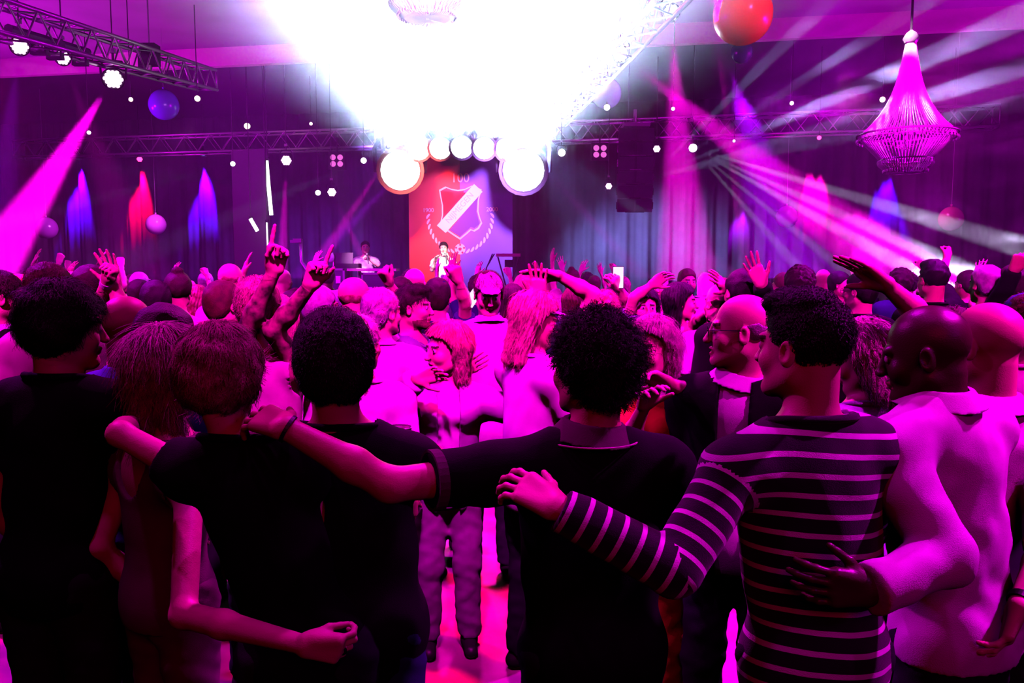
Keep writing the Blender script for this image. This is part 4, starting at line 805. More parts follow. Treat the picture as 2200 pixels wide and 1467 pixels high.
LAMPS = [((243,170), 9.5, .105, 'mag', 'par', 'brightest magenta wash light under the left truss, its beam falling left', (-60,640)),
 ((135,125), 8.6, .068, 'mag', 'par', 'magenta wash light in the middle of the left truss bar', (240,400)), ((42,100), 7.8, .075, 'mag', 'par', 'magenta wash light nearest the left edge of the photo', (0,420)),
 ((615,345), 14.0, .085, 'mag', 'par', 'magenta wash light under the stage truss, beam straight down', (600,700)), ((713,413), 14.5, .075, 'mag', 'par', 'magenta wash light low beside the small white pin light', (800,600)),
 ((1333,117), 9.0, .082, 'mag', 'par', 'magenta wash light on the right side truss, beam to the lower right', (1640,360)), ((1442,27), 8.0, .075, 'mag', 'par', 'magenta wash light near the top edge beside the red balloon', (1460,340)),
 ((1308,400), 14.0, .055, 'mag', 'par', 'small magenta lamp just left of the hanging loudspeakers', (1400,500)), ((1411,320), 14.0, .060, 'mag', 'par', 'small magenta lamp at the right edge of the hanging loudspeakers', (1500,500)),
 ((830,340), 14.6, .05, 'mag', 'par', 'magenta lamp at the left rim of the white glare', (660,600)),
 ((500,352), 14.0, .042, 'white', 'pin', 'small white pin light left of the magenta column beam', (120,450)), ((781,345), 14.0, .050, 'white', 'pin', 'white pin light between the blinder and the glare', (580,430)),
 ((683,414), 14.5, .048, 'white', 'pin', 'white pin light low beside the magenta lamp over the DJ', (480,390)), ((1207,328), 13.5, .062, 'white', 'head', 'white moving head right of the glare, beam to the lower right', (1560,600)),
 ((1489,318), 13.0, .066, 'white', 'head', 'white moving head right of the loudspeakers, throwing five fingers of light', (2100,600)),
 ((860,366), 14.6, .36, 'white', 'head', 'dazzling white stage head at the left edge of the banner', (860,340)), ((1125,366), 14.6, .38, 'white', 'head', 'dazzling white stage head at the right edge of the banner', (1125,340)),  # lenses oversized to take in the glare round them
 ((900,320), 14.6, .20, 'white', 'head', 'white stage head over the banner, leftmost of five added for the glare', (900,300)),  # this and the next four are added to fill the white glare
 ((946,318), 14.6, .20, 'white', 'head', 'white stage head over the banner, second from left of five added for the glare', (946,300)),
 ((992,316), 14.6, .20, 'white', 'head', 'white stage head over the banner, middle of five added for the glare', (992,300)),
 ((1040,318), 14.6, .20, 'white', 'head', 'white stage head over the banner, second from right of five added for the glare', (1040,300)),
 ((1088,320), 14.6, .20, 'white', 'head', 'white stage head over the banner, rightmost of five added for the glare', (1088,300)),
 ((531,271), 14.8, .055, 'warm', 'pin', 'warm spotlight above the left stage truss', (560,600)), ((668,266), 15.4, .03, 'warm', 'pin', 'tiny warm lamp left of the glare above the truss', (668,600)), ((191,285), 12.5, .028, 'white', 'pin', 'tiny white lamp beside the big magenta beam', (191,600)),
 ((424,212), 11.5, .04, 'warm', 'pin', 'warm lamp right of the blue balloon', (424,600)), ((281,214), 11.0, .028, 'warm', 'pin', 'tiny warm lamp left of the blue balloon', (281,600)),
 ((1701,222), 13.0, .032, 'warm', 'pin', 'warm lamp above the truss in the smoke streaks', (1701,600)), ((1896,214), 12.6, .042, 'warm', 'pin', 'warm lamp just left of the chandelier', (1896,600)),
 ((1446,234), 12.0, .026, 'white', 'pin', 'tiny white lamp in the magenta haze above the loudspeakers', (1446,600)), ((1304,231), 12.0, .045, 'white', 'pin', 'white lamp at the foot of the pale violet balloon', (1304,600)),
 ((1760,296), 13.4, .035, 'red', 'pin', 'small red lamp over the pink curtain light', (1760,600)), ((1577,303), 13.6, .022, 'white', 'pin', 'tiny white lamp right of the five-finger moving head', (1577,600)),
 ((1418,8), 8.2, .020, 'cyan', 'pin', 'uppermost cyan indicator lamp on the right side truss', (1418,400)), ((1401,29), 8.4, .018, 'cyan', 'pin', 'middle cyan indicator lamp on the right side truss', (1401,400)), ((1391,41), 8.5, .018, 'cyan', 'pin', 'lowest cyan indicator lamp on the right side truss', (1391,400)),
 ((168,342), 18.0, .06, 'blue', 'par', 'blue lamp over the curtain nearest the left wall', (168,640)), ((300,342), 18.0, .06, 'red', 'par', 'red lamp over the curtain on the left', (300,640)), ((437,335), 18.0, .06, 'blue', 'par', 'blue lamp over the curtain beside the stage mast', (437,640))]
for (pp, Y, r, c, kd, lb, ap) in LAMPS:
    tw = 0.0 if c in ('blue',) else .9
    fixture(lb, P(*pp, Y), P(*ap, Y), r, c, kd, yoke=kd != 'pin', toward=tw)
# small white indicator lamps in a row on the right side truss
for k in range(7):
    t = k / 6; p = P(1345 - t * 120, 25 + t * 165, 8.9 + t * 3.6); fixture('white pin light on the right side truss, number counted down from the top: %s' % ('first', 'second', 'third', 'fourth', 'fifth', 'sixth', 'seventh')[k], p, p + Vector((0, 0, -1)), .03 + .012 * (k % 2), 'white', 'pin', yoke=False)
# bar with dark lamps in the upper left corner
e = empty('lamp_bar', P(100, 85, 8.0)); tag(e, 'dark lamp bar slung under the left truss between the wash lights', 'lamp bar')
b = MB(); b.tube([P(18, 62, 7.6), P(188, 112, 9.0)], .045, 8); b.build('bar', M_blk, e)
for (px, py, Y) in ((84, 97, 8.2), (172, 122, 8.9), (118, 108, 8.4)):
    b = MB(); c = P(px, py, Y)
    for dx in (-.07, .07): b.box(c + Vector((dx, 0, 0)), (.02, .05, .16))
    b.box(c + Vector((0, 0, -.08)), (.16, .06, .03)); b.box(c + Vector((0, 0, .06)), (.16, .1, .06)); b.build('bracket', M_blk, e)
# 2x2 blinders
for (px, py, Y, lb) in ((723, 345, 14.6, 'two-by-two blinder glowing pink above the pin light, left'), (1289, 325, 14.3, 'two-by-two blinder glowing pink left of the loudspeakers')):
    c = P(px, py, Y); e = empty('blinder', c); tag(e, lb, 'stage light')
    b = MB(); b.box(c + Vector((0, .07, 0)), (.30, .12, .30)); b.tube([c + Vector((0, .07, .15)), c + Vector((0, .07, .42))], .015, 6); b.build('housing', M_blk, e)
    for sx in (-1, 1):
        for sz in (-1, 1): b = MB(); b.lathe(c + Vector((sx * .065, .0, sz * .058)), [(.052, -.0), (.04, .015), (.001, .02)], 14, 0, aimM((0, -1, 0))); b.build('lens', LM['pinkdim'], e, smooth=True)
# ---------------------------------------------------------------- hanging line array
M_cabn = mat('speaker_cabinet_paint', (.035, .03, .045), .45, bump=.2, bscale=200); M_gr = mat('speaker_grille', (.02, .018, .028), .6)
c0 = P(1365, 276, 14.45); e = empty('line_array_loudspeaker', c0); tag(e, 'tall black line array of hanging loudspeaker cabinets right of the glare', 'loudspeaker')
b = MB(); b.box(c0 + Vector((0, .05, .04)), (.46, .5, .06)); b.tube([c0 + Vector((0, .05, .06)), c0 + Vector((0, .05, .34))], .03, 8); b.tube([c0 + Vector((-.2, .05, .06)), c0 + Vector((0, .05, .20)), c0 + Vector((.2, .05, .06))], .012, 6); b.build('rigging_frame', M_alu, e)
N = 6; z = 0.0; yy = 0.0
for k in range(N):
    an = R(1.0 + k * 2.2); hgt = .243; c = c0 + Vector((0, .10 + yy, -z - hgt / 2)); Mr = Matrix.Rotation(an, 3, 'X')
    b = MB(); vs = []
    for x, y in ((-.315, -.21), (.315, -.21), (.22, .23), (-.22, .23)):
        for zz in (-hgt / 2 + .006, hgt / 2 - .006): vs.append(c + Mr @ Vector((x, y, zz * (1 if y < 0 else .85))))
    b.add(vs, [(0, 2, 3, 1), (2, 4, 5, 3), (4, 6, 7, 5), (6, 0, 1, 7), (1, 3, 5, 7), (0, 6, 4, 2)]); cb = b.build('cabinet', M_cabn, e)
    b = MB(); 
    for sx in (-1, 1): b.box(c + Mr @ Vector((sx * .16, -.215, 0)), (.29, .012, hgt * .84), Mr)
    b.build('grille', M_gr, cb).location = (0, 0, 0)
    b = MB()
    for sx in (-1, 1): b.box(c + Mr @ Vector((sx * .323, -.19, 0)), (.012, .04, hgt * .5), Mr)
    b.box(c + Mr @ Vector((0.0, -.225, -hgt * .46)), (.34 if k % 2 else .2, .012, .014), Mr)
    b.build('rigging_plate', M_silver, cb).location = (0, 0, 0)
    z += hgt * .985; yy += math.sin(an) * hgt * .5
# ---------------------------------------------------------------- chandeliers
M_crys = mat('crystal_string', (.95, .80, .95), .12, spec=1.0); M_crys2 = mat('crystal_bead', (.98, .9, .98), .06, spec=1.0); M_ring = mat('chandelier_ring', (.85, .65, .85), .2, .8)
def chandelier(label, top, H, Wd):
    """empire chandelier: strings from a crown ring down to a wide ring, then a basket in two tiers"""
    top = Vector(top); e = empty('chandelier', top); tag(e, label, 'chandelier')
    prof = lambda t: (.10 + .15 * t + .05 * math.sin(t * 3) + .70 * t ** 3.2) * Wd / 2
    b = MB(); n = 84
    for k in range(n):
        a = 2 * math.pi * k / n; b.tube([top + Vector((math.cos(a) * prof(t) * 1.0, math.sin(a) * prof(t), -t * H * .70)) for t in [i / 9 for i in range(10)]], .0034 * Wd / .8, 4, cap=False)
    b.build('crystal_strings', M_crys, e)
    def ring(r, z, rr): b = MB(); b.tube([top + Vector((math.cos(a) * r, math.sin(a) * r, z)) for a in np.linspace(0, 2 * math.pi, 49)], rr, 6); b.build('ring', M_ring, e, smooth=True)
    ring(prof(0), 0, .010); ring(Wd / 2, -H * .70, .010); ring(Wd / 2 * .97, -H * .735, .006)
    b = MB(); n = 72
    def drop(r0, z0, r1, z1, bulge):
        for k in range(n):
            a = 2 * math.pi * k / n; pts = []
            for i in range(8):
                t = i / 7; r = r0 + (r1 - r0) * t + bulge * math.sin(math.pi * t); zz = z0 + (z1 - z0) * (t ** 1.5 if bulge > 0 else t); pts.append(top + Vector((math.cos(a) * r, math.sin(a) * r, zz)))
            b.tube(pts, .0040 * Wd / .8, 4, cap=False)
    drop(Wd / 2, -H * .70, Wd * .26, -H * .90, .035 * Wd); b.build('upper_basket', M_crys, e)
    b = MB(); drop(Wd * .27, -H * .90, Wd * .17, -H * 1.0, .055 * Wd); drop(Wd * .17, -H * 1.0, .01, -H * 1.0, 0); b.build('lower_basket', M_crys, e)
    ring(Wd * .27, -H * .90, .009)
    b = MB()
    for k in range(48):
        a = 2 * math.pi * k / 48
        for (r, z) in ((Wd * .5, -H * .745), (Wd * .275, -H * .925), (Wd * .22, -H * .985)): b.ball(top + Vector((math.cos(a) * r, math.sin(a) * r, z)), .0085 * Wd / .8, 6, sz=1.6)
    b.build('crystal_drops', M_crys2, e, smooth=True)['kind'] = 'stuff'
    b = MB()
    for k in range(6):
        a = 2 * math.pi * k / 6; c = top + Vector((math.cos(a) * Wd * .15, math.sin(a) * Wd * .15, -H * .78)); b.tube([c, c + Vector((0, 0, .07))], .009, 6); b.tube([c, top + Vector((0, 0, -H * .82))], .005, 4)
    b.build('candle_arms', M_ring, e)
    b = MB(); b.lathe(top, [(.06, .0), (.075, .04), (.05, .09), (.012, .12), (.001, .13)], 16); b.build('crown', M_ring, e, smooth=True)
    b = MB(); b.tube([top + Vector((0, 0, .12)), Vector((top.x, top.y, CZ))], .012, 6); b.build('suspension_chain', M_blk, e)
chandelier('magenta-lit crystal chandelier hanging at the upper right', P(1957, 92, 8.0), 1.25, .91)
chandelier('crystal chandelier cut by the top edge, inside the white glare', P(915, -325, 5.6), 1.10, .92)
# ---------------------------------------------------------------- balloons
M_str = mat('string', (.5, .45, .5), .8)
def balloon(label, p, r, col, name, em=0.0):
    e = empty('balloon', p); tag(e, label, 'balloon'); p = Vector(p); b = MB(); b.lathe(p, [(max(r * math.sin(math.pi * i / 20) * (1 - .03 * math.cos(math.pi * i / 20)), 1e-4), r * (math.cos(math.pi * i / 20) * 1.03)) for i in range(21)], 32)
    b.build('envelope', mat(name, col, .22, spec=.6), e, smooth=True)
    b = MB(); b.lathe(p + Vector((0, 0, r * 1.03)), [(.008, -.005), (.012, .008), (.020, .030), (.001, .03)], 10); b.build('knot', mat(name, col, .22), e, smooth=True)
    b = MB(); b.tube([p + Vector((0, 0, r * 1.03 + .02)), Vector((p.x, p.y, CZ))], .0022, 4); b.build('string', M_str, e)
balloon('big red balloon at the top edge of the photo', P(1596, 30, 7.2), .255, (.95, .02, .04), 'balloon_red')
balloon('blue-violet balloon hanging at the upper left', P(352, 225, 12.6), .225, (.20, .10, .95), 'balloon_violet')
balloon('pale violet balloon left of the hanging loudspeakers', P(1303, 200, 12.2), .222, (.50, .32, .85), 'balloon_lilac')
balloon('purple balloon low in front of the left curtain', P(100, 490, 16.5), .215, (.45, .08, .55), 'balloon_purple')
balloon('pink balloon below the red curtain light', P(335, 482, 16.5), .20, (.85, .25, .85), 'balloon_pink')
balloon('magenta balloon in the beam right of the loudspeakers', P(1690, 465, 14.0), .185, (.80, .12, .75), 'balloon_magenta')
balloon('dark rose balloon low on the right near the smoke', P(2043, 470, 12.6), .185, (.50, .06, .25), 'balloon_rose')
balloon('dark balloon behind the big red balloon', P(1594, 112, 10.5), .14, (.05, .01, .12), 'balloon_dark')
# ---------------------------------------------------------------- stage, DJ place and banner
M_stage = mat('stage_deck', (.05, .045, .055), .6); M_sk = mat('stage_skirt', (.03, .028, .035), .9)
SZ = .70
t = (TB[2] - TB[0]); t.z = 0; t.normalize(); nrm = Vector((-t.y, t.x, 0))
s0 = P(590, 600, 13.9); s1 = P(1500, 600, 13.0); s0.z = s1.z = 0
e = empty('stage', (s0 + s1) / 2); tag(e, 'low black stage platform in front of the rear curtain', 'stage')
def quadbox(a, b_, w, z0, z1, m, nm, par):
    d = (b_ - a).normalized(); n = Vector((-d.y, d.x, 0)) * w; vs = [p + Vector((0, 0, z)) for z in (z0, z1) for p in (a, b_, b_ + n, a + n)]
    q = MB(); q.add(vs, [(3, 2, 1, 0), (4, 5, 6, 7)] + [(i, (i + 1) % 4, 4 + (i + 1) % 4, 4 + i) for i in range(4)]); return q.build(nm, m, par)
quadbox(s0, s1, 3.0, SZ - .08, SZ, M_stage, 'deck', e); quadbox(s0 + nrm * .02, s1 + nrm * .02, .02, 0, SZ - .08, M_sk, 'skirt', e)
# banner
def flat_mat(nm, c): return mat(nm, c, .75, noise=.05, nscale=3)
bx0, bx1 = P(877, 330, 16.6), P(1101, 330, 16.2); d = bx1 - bx0; d.z = 0; BW = d.length; d.normalize(); n = Vector((d.y, -d.x, 0)); bo = Vector((bx0.x, bx0.y, 0))
zt = P(990, 300, 16.4).z; zb = SZ + .02; pxm = BW / 224
def BP(px, py, off=.0):   # point on the banner that photo pixel (px,py) shows
    return bo + d * ((px - 877) * pxm) + Vector((0, 0, P(990, py, 16.4).z)) + n * off
eb = empty('banner', BP(989, 600)); tag(eb, 'tall stage banner, red and violet halves, shield crest, number 100 and laurel', 'banner')
def poly(pts, nm, m, off, par=eb, th=.004):
    q = MB(); k = len(pts); vs = [BP(x, y, off) for x, y in pts] + [BP(x, y, off - th) for x, y in pts]; q.add(vs, [tuple(range(k)), tuple(range(2 * k - 1, k - 1, -1))] + [(i, k + i, k + (i + 1) % k, (i + 1) % k) for i in range(k)]); return q.build(nm, m, par)
yb = 655
poly([(877, 300), (989, 300), (989, yb), (877, yb)], 'red_panel', flat_mat('banner_red', (.90, .08, .06)), .0, th=.01)
poly([(989, 300), (1101, 300), (1101, yb), (989, yb)], 'violet_panel', flat_mat('banner_violet', (.22, .12, .42)), .0, th=.01)
b = MB(); b.tube([BP(870, 299, .0), BP(1108, 299, .0)], .03, 8); b.build('top_pole', M_alu, eb)
Wp = flat_mat('banner_print_pale', (.95, .62, .50)); Wr = flat_mat('banner_crest_red', (.62, .05, .08)); Wv = flat_mat('banner_crest_violet', (.12, .05, .22)); Wb = flat_mat('banner_band', (.98, .74, .72)); Wl = flat_mat('banner_band_letters', (.88, .45, .50))
SH_ = [(944, 407), (958, 400), (970, 405), (985, 408), (1000, 406), (1015, 399), (1036, 408), (1030, 430), (1029, 455), (1033, 470), (1037, 480), (1030, 492), (1020, 498), (1013, 495), (1004, 503), (989, 515), (975, 506), (962, 497), (944, 485), (950, 462), (950, 440), (946, 420)]
cx_, cy_ = 989, 450
def offs(pts, k): return [(cx_ + (x - cx_) * k, cy_ + (y - cy_) * k) for x, y in pts]
b = MB(); outer = offs(SH_, 1.0); inner = offs(SH_, .935); k = len(SH_); vs = [BP(x, y, .012) for x, y in outer] + [BP(x, y, .012) for x, y in inner]; b.add(vs, [(i, (i + 1) % k, k + (i + 1) % k, k + i) for i in range(k)]); b.build('crest_outline', Wp, eb)
BANDP = [(1020, 396), (1038, 413), (958, 500), (939, 484)]
poly([p for p in offs(SH_, .93) if p[0] <= 1012 and (p[0] - 950) * 1.09 + (p[1] - 480) < 10] + [(1005, 414), (950, 474)], 'crest_field', Wr, .008)
poly([(1028, 424), (1024, 455), (1029, 474), (1030, 482), (1020, 490), (1012, 488), (989, 508), (966, 494)], 'crest_field', Wv, .008)
poly(BANDP, 'crest_band', Wb, .02)
def text(s, c, size, m, ang=0.0, nm='lettering', off=.03, par=eb, ext=.002):
    cu = D.curves.new(nm, 'FONT'); cu.body = s; cu.size = size; cu.extrude = ext; cu.align_x = 'CENTER'; cu.align_y = 'CENTER'; cu.materials.append(m)
    o = D.objects.new(nm, cu); COL.objects.link(o); M = Matrix((d, Vector((0, 0, 1)), n)).transposed().to_4x4() @ Matrix.Rotation(ang, 4, 'Z')
    me = D.meshes.new_from_object(o); me.name = nm; D.objects.remove(o); o = D.objects.new(nm, me); COL.objects.link(o)
    p = BP(c[0], c[1], off); o.matrix_world = Matrix.Translation(p) @ M; o.parent = par; o.matrix_parent_inverse = Matrix.Translation(par.location).inverted(); return o
text('NIJMEGEN', (989, 447), .17, Wl, R(47), 'band_lettering', .03)
text('100', (990, 383), .26, Wp, 0, 'number', .01); text('1900', (920, 451), .12, Wp, 0, 'year', .01); text('2000', (1058, 451), .12, Wp, 0, 'year', .01)
for sd in (-1, 1):     # laurel leaves, sickle-shaped pairs along an arc
    for i in range(10):
        t_ = i / 9; a = R(92 - t_ * 78) if True else 0; rx, ry = 70, 78; x = 989 + sd * (rx * math.sin(a)) * 1.0; y = 462 + ry * math.cos(a) + 0
        y = 465 + 74 * (1 - math.sin(a)) ** .8 if False else 466 + 76 * math.cos(a)
        tilt = a * 1.0; L_, w_ = 8.2, 3.0; pts = []
        for j in range(12):
            q = 2 * math.pi * j / 12; u_, v_ = L_ * math.cos(q), w_ * math.sin(q) + .16 * L_ * math.cos(q) ** 2; dirx, diry = math.cos(tilt + .6), math.sin(tilt + .6)
            pts.append((x + sd * (u_ * dirx - v_ * diry) * .8, y + (u_ * diry + v_ * dirx) * -.8))
        poly(pts if sd < 0 else pts[::-1], 'laurel_leaf', Wp, .008)
b = MB(); c = [BP(989 + 11.5 * math.cos(a), 535 + 11.5 * math.sin(a), .01) for a in np.linspace(0, 2 * math.pi, 24, endpoint=False)]; b.add(c, [tuple(range(24))]); b.build('football_emblem', Wp, eb)
b = MB()
for (ox, oy, rr) in [(0, 0, 4)] + [(9 * math.sin(2 * math.pi * k / 5 + .6), 9 * math.cos(2 * math.pi * k / 5 + .6), 2.6) for k in range(5)]:
    b.add([BP(989 + ox + rr * math.sin(2 * math.pi * k / 5), 535 + oy - rr * math.cos(2 * math.pi * k / 5), .016) for k in range(5)], [tuple(range(5))])
b.build('football_patches', Wr, eb)
# singer in front of the banner and the DJ at the desk
def stagep(px, py, Y): return P(px, py, Y)
singer = stagep(953, 534, 14.2); dj = stagep(785, 532, 14.8)
person('singer in a bright white T-shirt on stage before the banner', singer, 175, 178, sk='light', hair=('short', 'brown'), top=('white', 'short'), ground=SZ, res=2, seed=201, hs=.95, arms=((P(975, 575, 13.9), P(962, 553, 13.8)), (P(928, 580, 14.0), P(935, 560, 13.9))), hands=('fist', 'relax'), legs='navy')
M_shirt = cloth('patterned_shirt', (.85, .70, .85), nscale=9, color2=(.20, .12, .30))
person('DJ in a light patterned shirt holding a microphone at the desk', dj, 178, 168, sk='light', hair=('short', 'dark'), top=(M_shirt, 'short'), ground=SZ, res=2, seed=202, hs=.95, arms=((P(812, 570, 14.5), P(792, 556, 14.4)), (P(768, 572, 14.6), P(775, 590, 14.35))), hands=('fist', 'relax'), legs='navy')
def mic(label, p, dr):
    p = Vector(p); e = empty('microphone', p); tag(e, label, 'microphone'); M = aimM(dr); b = MB(); b.lathe(p, [(.001, -.16), (.011, -.16), (.015, 0), (.001, .0)], 12, 0, M); b.build('handle', M_blk, e); b = MB(); b.ball(p + M @ Vector((0, 0, .02)), .026, 14); b.build('grille', M_silver, e, smooth=True)
mic('silver microphone at the DJ\'s mouth', P(789, 549, 14.3), (-.2, .3, 1)); mic('microphone in the singer\'s hand', P(958, 548, 13.75), (-.1, .3, 1))
# desk made of flight cases
M_case = mat('flight_case_board', (.09, .05, .11), .45); M_edge = mat('flight_case_edge', (.85, .65, .85), .3, .7); M_lab = mat('case_label', (.85, .6, .8), .6)
def case(label, px, pyt, Y, w_, h_, dp=.5):
    c = P(px, pyt, Y); e = empty('flight_case', c); tag(e, label, 'flight case', None); cc = c + Vector((0, 0, -h_ / 2)); b = MB(); b.box(cc, (w_ - .02, dp - .02, h_ - .02)); b.build('body', M_case, e); b = MB()
    for sx in (-1, 1):
        for sy in (-1, 1): b.box(cc + Vector((sx * (w_ - .03) / 2, sy * (dp - .03) / 2, 0)), (.035, .035, h_))
        for sz in (-1, 1): b.box(cc + Vector((0, sx * (dp - .03) / 2, sz * (h_ - .03) / 2)), (w_, .035, .035)); b.box(cc + Vector((sx * (w_ - .03) / 2, 0, sz * (h_ - .03) / 2)), (.035, dp, .035))
    b.build('edging', M_edge, e)
    for sx in (-1, 1): b = MB(); b.box(cc + Vector((sx * w_ * .22, -dp / 2 - .002, .02)), (w_ * .2, .012, h_ * .3)); b.build('latch_plate', M_lab, e)
    return cc
case('upper flight case under the turntables, left of the DJ', 722, 577, 14.0, .40, .42); case('lower flight case standing on the stage left of the DJ', 722, 626.5, 14.0, .42, .25)
case('dark equipment case below the long shelf in front of the DJ', 812, 586, 14.2, .50, .76)
e = empty('desk_shelf', P(765, 577, 14.1)); tag(e, 'long pale shelf board in front of the DJ', 'shelf'); b = MB(); b.box(P(788, 579.5, 14.15), (1.10, .45, .045)); b.build('board', mat('shelf_board', (.85, .55, .55), .4), e)
e = empty('mixer', P(755, 570, 14.1)); tag(e, 'dark mixer with a slanted laptop screen on the desk', 'mixer'); b = MB(); b.box(P(748, 571, 14.15), (.42, .3, .08)); b.build('console', M_blk, e); b = MB(); b.box(P(738, 556, 14.3), (.34, .02, .22), Matrix.Rotation(R(-12), 3, 'X')); b.build('screen_lid', M_blk, e)
e = empty('moving_head_light', P(710, 556, 14.0)); tag(e, 'white moving head lamp standing on the flight case', 'stage light')
b = MB(); b.box(P(710, 574, 14.0), (.18, .18, .05)); b.build('base', M_blk, e); b = MB(); b.tube([P(703, 572, 14), P(701, 550, 14), P(704, 545, 14)], .02, 8); b.tube([P(717, 572, 14), P(719, 550, 14), P(716, 545, 14)], .02, 8); b.build('yoke', M_silver, e); b = MB(); b.ball(P(710, 553, 14), .075, 14, sz=1.3); b.build('head', mat('lamp_head_white', (.9, .85, .9), .3), e, smooth=True)
# loudspeaker stand bent like a lamp post, left of the desk
e = empty('truss_post', P(645, 560, 14.3)); tag(e, 'pale bent post with a box head left of the DJ desk', 'post')
b = MB(); b.box(P(640, 517, 14.3), (.15, .12, .07)); b.box(P(633, 519, 14.3), (.14, .1, .05)); b.build('box_head', M_alu, e)
b = MB(); b.tube([P(646, 517, 14.3), P(648, 562, 14.3), P(662, 582, 14.3), Vector((P(662, 640, 14.3).x, 14.3, SZ))], .035, 8); b.build('post', M_alu, e, smooth=True)
e = empty('microphone_stand', P(1030, 560, 13.6)); tag(e, 'boom microphone stand in front of the violet banner half', 'stand')
bs_ = P(1040, 640, 13.6); bs_.z = SZ; b = MB(); b.tube([bs_, P(1045, 575, 13.6), P(1062, 545, 13.6)], .012, 6); b.tube([P(1035, 600, 13.6), P(1058, 545, 13.6)], .01, 6); b.build('pole', M_blk, e); b = MB()
for a in (0, 2.1, 4.2): b.tube([bs_ + Vector((0, 0, .12)), bs_ + Vector((.28 * math.cos(a), .28 * math.sin(a), .01))], .01, 6)
b.build('leg', M_blk, e)
e = empty('keyboard_stand', P(1100, 560, 13.8)); tag(e, 'keyboard on a folding stand at the right edge of the banner', 'keyboard')
b = MB(); b.box(P(1092, 548, 13.8), (.42, .22, .05)); b.build('keyboard', M_edge, e); b = MB(); q = P(1092, 548, 13.8)
for sx in (-1, 1): b.tube([Vector((q.x - sx * .2, q.y, SZ)), q + Vector((sx * .18, 0, -.03))], .014, 6)
b.build('leg', M_blk, e); b = MB(); b.box(P(1093, 566, 13.9), (.14, .1, .13)); b.build('monitor', M_blk, e)
# side masking flat between curtain and stage; glowing strips stand in for mast reflections
a0 = P(505, 600, 15.0); a1 = P(577, 600, 14.6); a0.z = a1.z = 0
e = empty('masking_flat', a0); tag(e, 'tall black masking flat beside the left end of the stage', 'flat'); quadbox(a0, a1, .08, 0, P(540, 322, 14.8).z, M_dark, 'panel', e)
for (pts, lb, r) in ((((574, 345), (577, 400), (583, 462)), 'upper glowing strip imitating a reflection on the edge of the black flat', .035), (((573, 478), (575, 528)), 'thin lower glowing strip imitating a reflection on the edge of the black flat', .014), (((538, 470), (553, 496)), 'short slanting glowing strip imitating a reflection on the black flat', .035)):
    c = P(*pts[0], 14.4); e = empty('reflection_strip', c); tag(e, lb, 'light'); b = MB(); b.tube([P(*q, 14.4) for q in pts], [r * .6] + [r] * (len(pts) - 1) if len(pts) > 2 else r, 8); b.build('tube', mat('reflection_glow', (.9, .9, .9), .3, emit=(.8, .95, .85), estr=2.5), e, smooth=True)  # emissive strip in place of light reflected by a mast
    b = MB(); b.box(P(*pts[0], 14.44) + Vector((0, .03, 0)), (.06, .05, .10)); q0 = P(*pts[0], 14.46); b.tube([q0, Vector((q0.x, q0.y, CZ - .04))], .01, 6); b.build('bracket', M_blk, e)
# phone, plastic cup
c = P(1328, 596, 5.37); e = empty('smartphone', c); tag(e, 'lit smartphone held up in front of the stage', 'phone'); b = MB(); b.box(c, (.075, .009, .15)); b.build('case', M_blk, e); b = MB(); b.box(c + Vector((0, -.006, 0)), (.068, .002, .140)); b.build('screen', mat('phone_screen', (.1, .1, .1), .2, emit=(.9, .55, 1.0), estr=1.6), e)
c = P(1018, 637, 5.0); e = empty('smartphone', c); tag(e, 'bright phone screen left of the man in the pale sweater', 'phone'); b = MB(); Mq = Matrix.Rotation(R(35), 3, 'Y'); b.box(c, (.07, .009, .14), Mq); b.build('case', M_blk, e); b = MB(); b.box(c + Vector((0, -.006, 0)), (.064, .002, .130), Mq); b.build('screen', mat('phone_screen', (.1, .1, .1), .2), e)
c = P(857, 955, 2.58); e = empty('plastic_cup', c); tag(e, 'clear plastic beer cup held above the black-haired man\'s shoulder', 'cup')
M_cup = mat('clear_plastic', (.95, .9, .95), .08, trans=.9, spec=.6); b = MB(); b.lathe(c, [(.001, -.05), (.030, -.05), (.0425, .055), (.0440, .058), (.0425, .060), (.041, .055), (.029, -.046), (.001, -.046)], 28); b.build('cup', M_cup, e, smooth=True)
b = MB(); b.lathe(c, [(.001, -.044), (.0285, -.044), (.036, .015), (.001, .015)], 24); b.build('beer', mat('beer', (.9, .6, .3), .1, trans=.6), e, smooth=True)
b = MB(); b.tube([c + Vector((.0435 * math.cos(a), .0435 * math.sin(a), .058)) for a in np.linspace(0, 2 * math.pi, 33)], .0018, 6); b.build('rim', mat('cup_rim', (.95, .85, .95), .2), e, smooth=True)
# ---------------------------------------------------------------- haze hanging in the hall
m = D.materials.new('stage_haze'); m.use_nodes = True; nt = m.node_tree; nt.nodes.remove(nt.nodes['Principled BSDF'])
vs = nt.nodes.new('ShaderNodeVolumeScatter'); vs.inputs['Density'].default_value = 0.006; vs.inputs['Anisotropy'].default_value = 0.25
nt.links.new(vs.outputs[0], nt.nodes['Material Output'].inputs['Volume'])
b = MB(); 
vs8 = [(-13.2, 4.4, 1.72), (12.3, 4.4, 1.72), (12.3, 15.6, 1.72), (-13.2, 20.1, 1.72)]; vs8 += [(x, y, 5.46) for x, y, z in vs8]
b.add(vs8, [(3, 2, 1, 0), (4, 5, 6, 7), (0, 1, 5, 4), (1, 2, 6, 5), (2, 3, 7, 6), (3, 0, 4, 7)])
hz = b.build('stage_haze', m); tag(hz, 'thin stage haze filling the hall above and behind the audience', 'haze', kind='stuff')

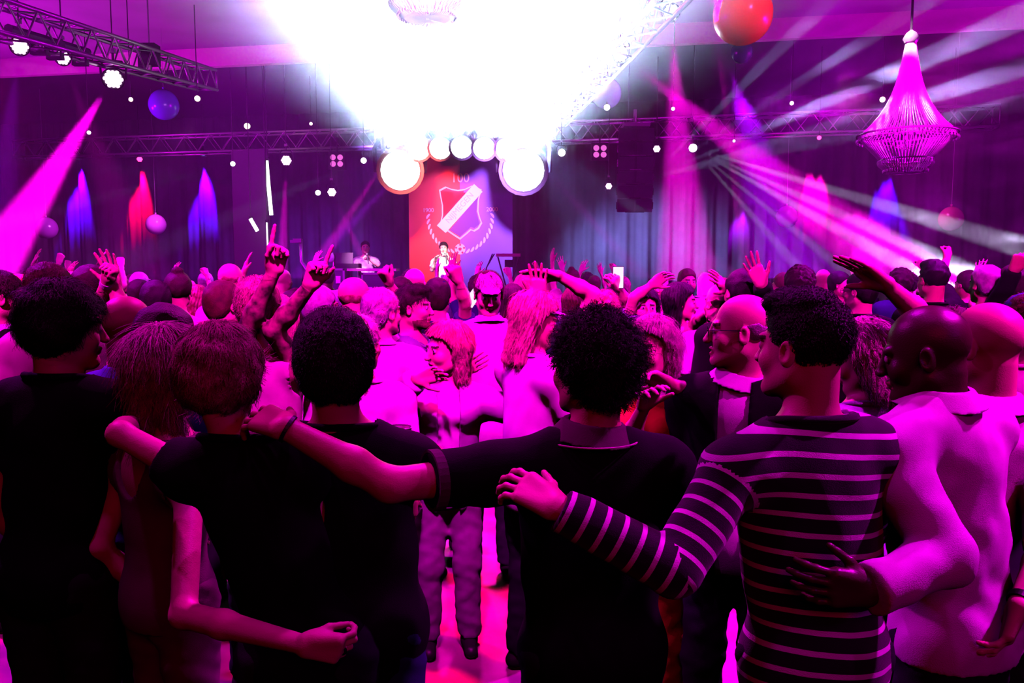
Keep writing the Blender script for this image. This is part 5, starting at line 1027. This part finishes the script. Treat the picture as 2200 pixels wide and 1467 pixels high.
# smoke drifting through the beams on the right
def smoke(label, lo, hi, dens, sc, seed):
    m = D.materials.new('drifting_smoke'); m.use_nodes = True; nt = m.node_tree; nt.nodes.remove(nt.nodes['Principled BSDF'])
    v = nt.nodes.new('ShaderNodeVolumeScatter'); v.inputs['Anisotropy'].default_value = .1; tc = nt.nodes.new('ShaderNodeTexCoord'); mp = nt.nodes.new('ShaderNodeMapping'); mp.inputs['Scale'].default_value = sc; mp.inputs['Location'].default_value = (seed, seed * 2, 0); mp.inputs['Rotation'].default_value = (0, R(18), 0)
    n = nt.nodes.new('ShaderNodeTexNoise'); n.inputs['Scale'].default_value = 1.0; n.inputs['Detail'].default_value = 4; n.inputs['Distortion'].default_value = .6
    r = nt.nodes.new('ShaderNodeMapRange'); r.inputs[1].default_value = .50; r.inputs[2].default_value = .72; r.inputs[3].default_value = 0; r.inputs[4].default_value = dens
    g = nt.nodes.new('ShaderNodeTexGradient'); g.gradient_type = 'SPHERICAL'; m2 = nt.nodes.new('ShaderNodeMapping'); m2.inputs['Location'].default_value = (-1, -1, -1); m2.inputs['Scale'].default_value = (2, 2, 2)
    f = nt.nodes.new('ShaderNodeMath'); f.operation = 'MULTIPLY'
    nt.links.new(tc.outputs['Object'], mp.inputs[0]); nt.links.new(mp.outputs[0], n.inputs['Vector']); nt.links.new(n.outputs['Fac'], r.inputs[0])
    nt.links.new(tc.outputs['Generated'], m2.inputs[0]); nt.links.new(m2.outputs[0], g.inputs[0]); nt.links.new(g.outputs['Fac'], f.inputs[0]); nt.links.new(r.outputs[0], f.inputs[1])
    nt.links.new(f.outputs[0], v.inputs['Density']); nt.links.new(v.outputs[0], nt.nodes['Material Output'].inputs['Volume'])
    b = MB(); lo, hi = Vector(lo), Vector(hi); b.box((lo + hi) / 2, hi - lo); o = b.build('smoke', m); tag(o, label, 'smoke', kind='stuff')
smoke('streaky smoke drifting behind the chandelier at the upper right', (2.6, 9.2, 3.2), (9.6, 12.6, 5.45), 1.5, (.8, .8, 2.2), 3.0)
smoke('bright smoke bank low on the right behind the guests', (4.0, 8.8, 1.0), (11.6, 11.8, 3.3), 1.8, (.9, .9, 1.6), 7.0)
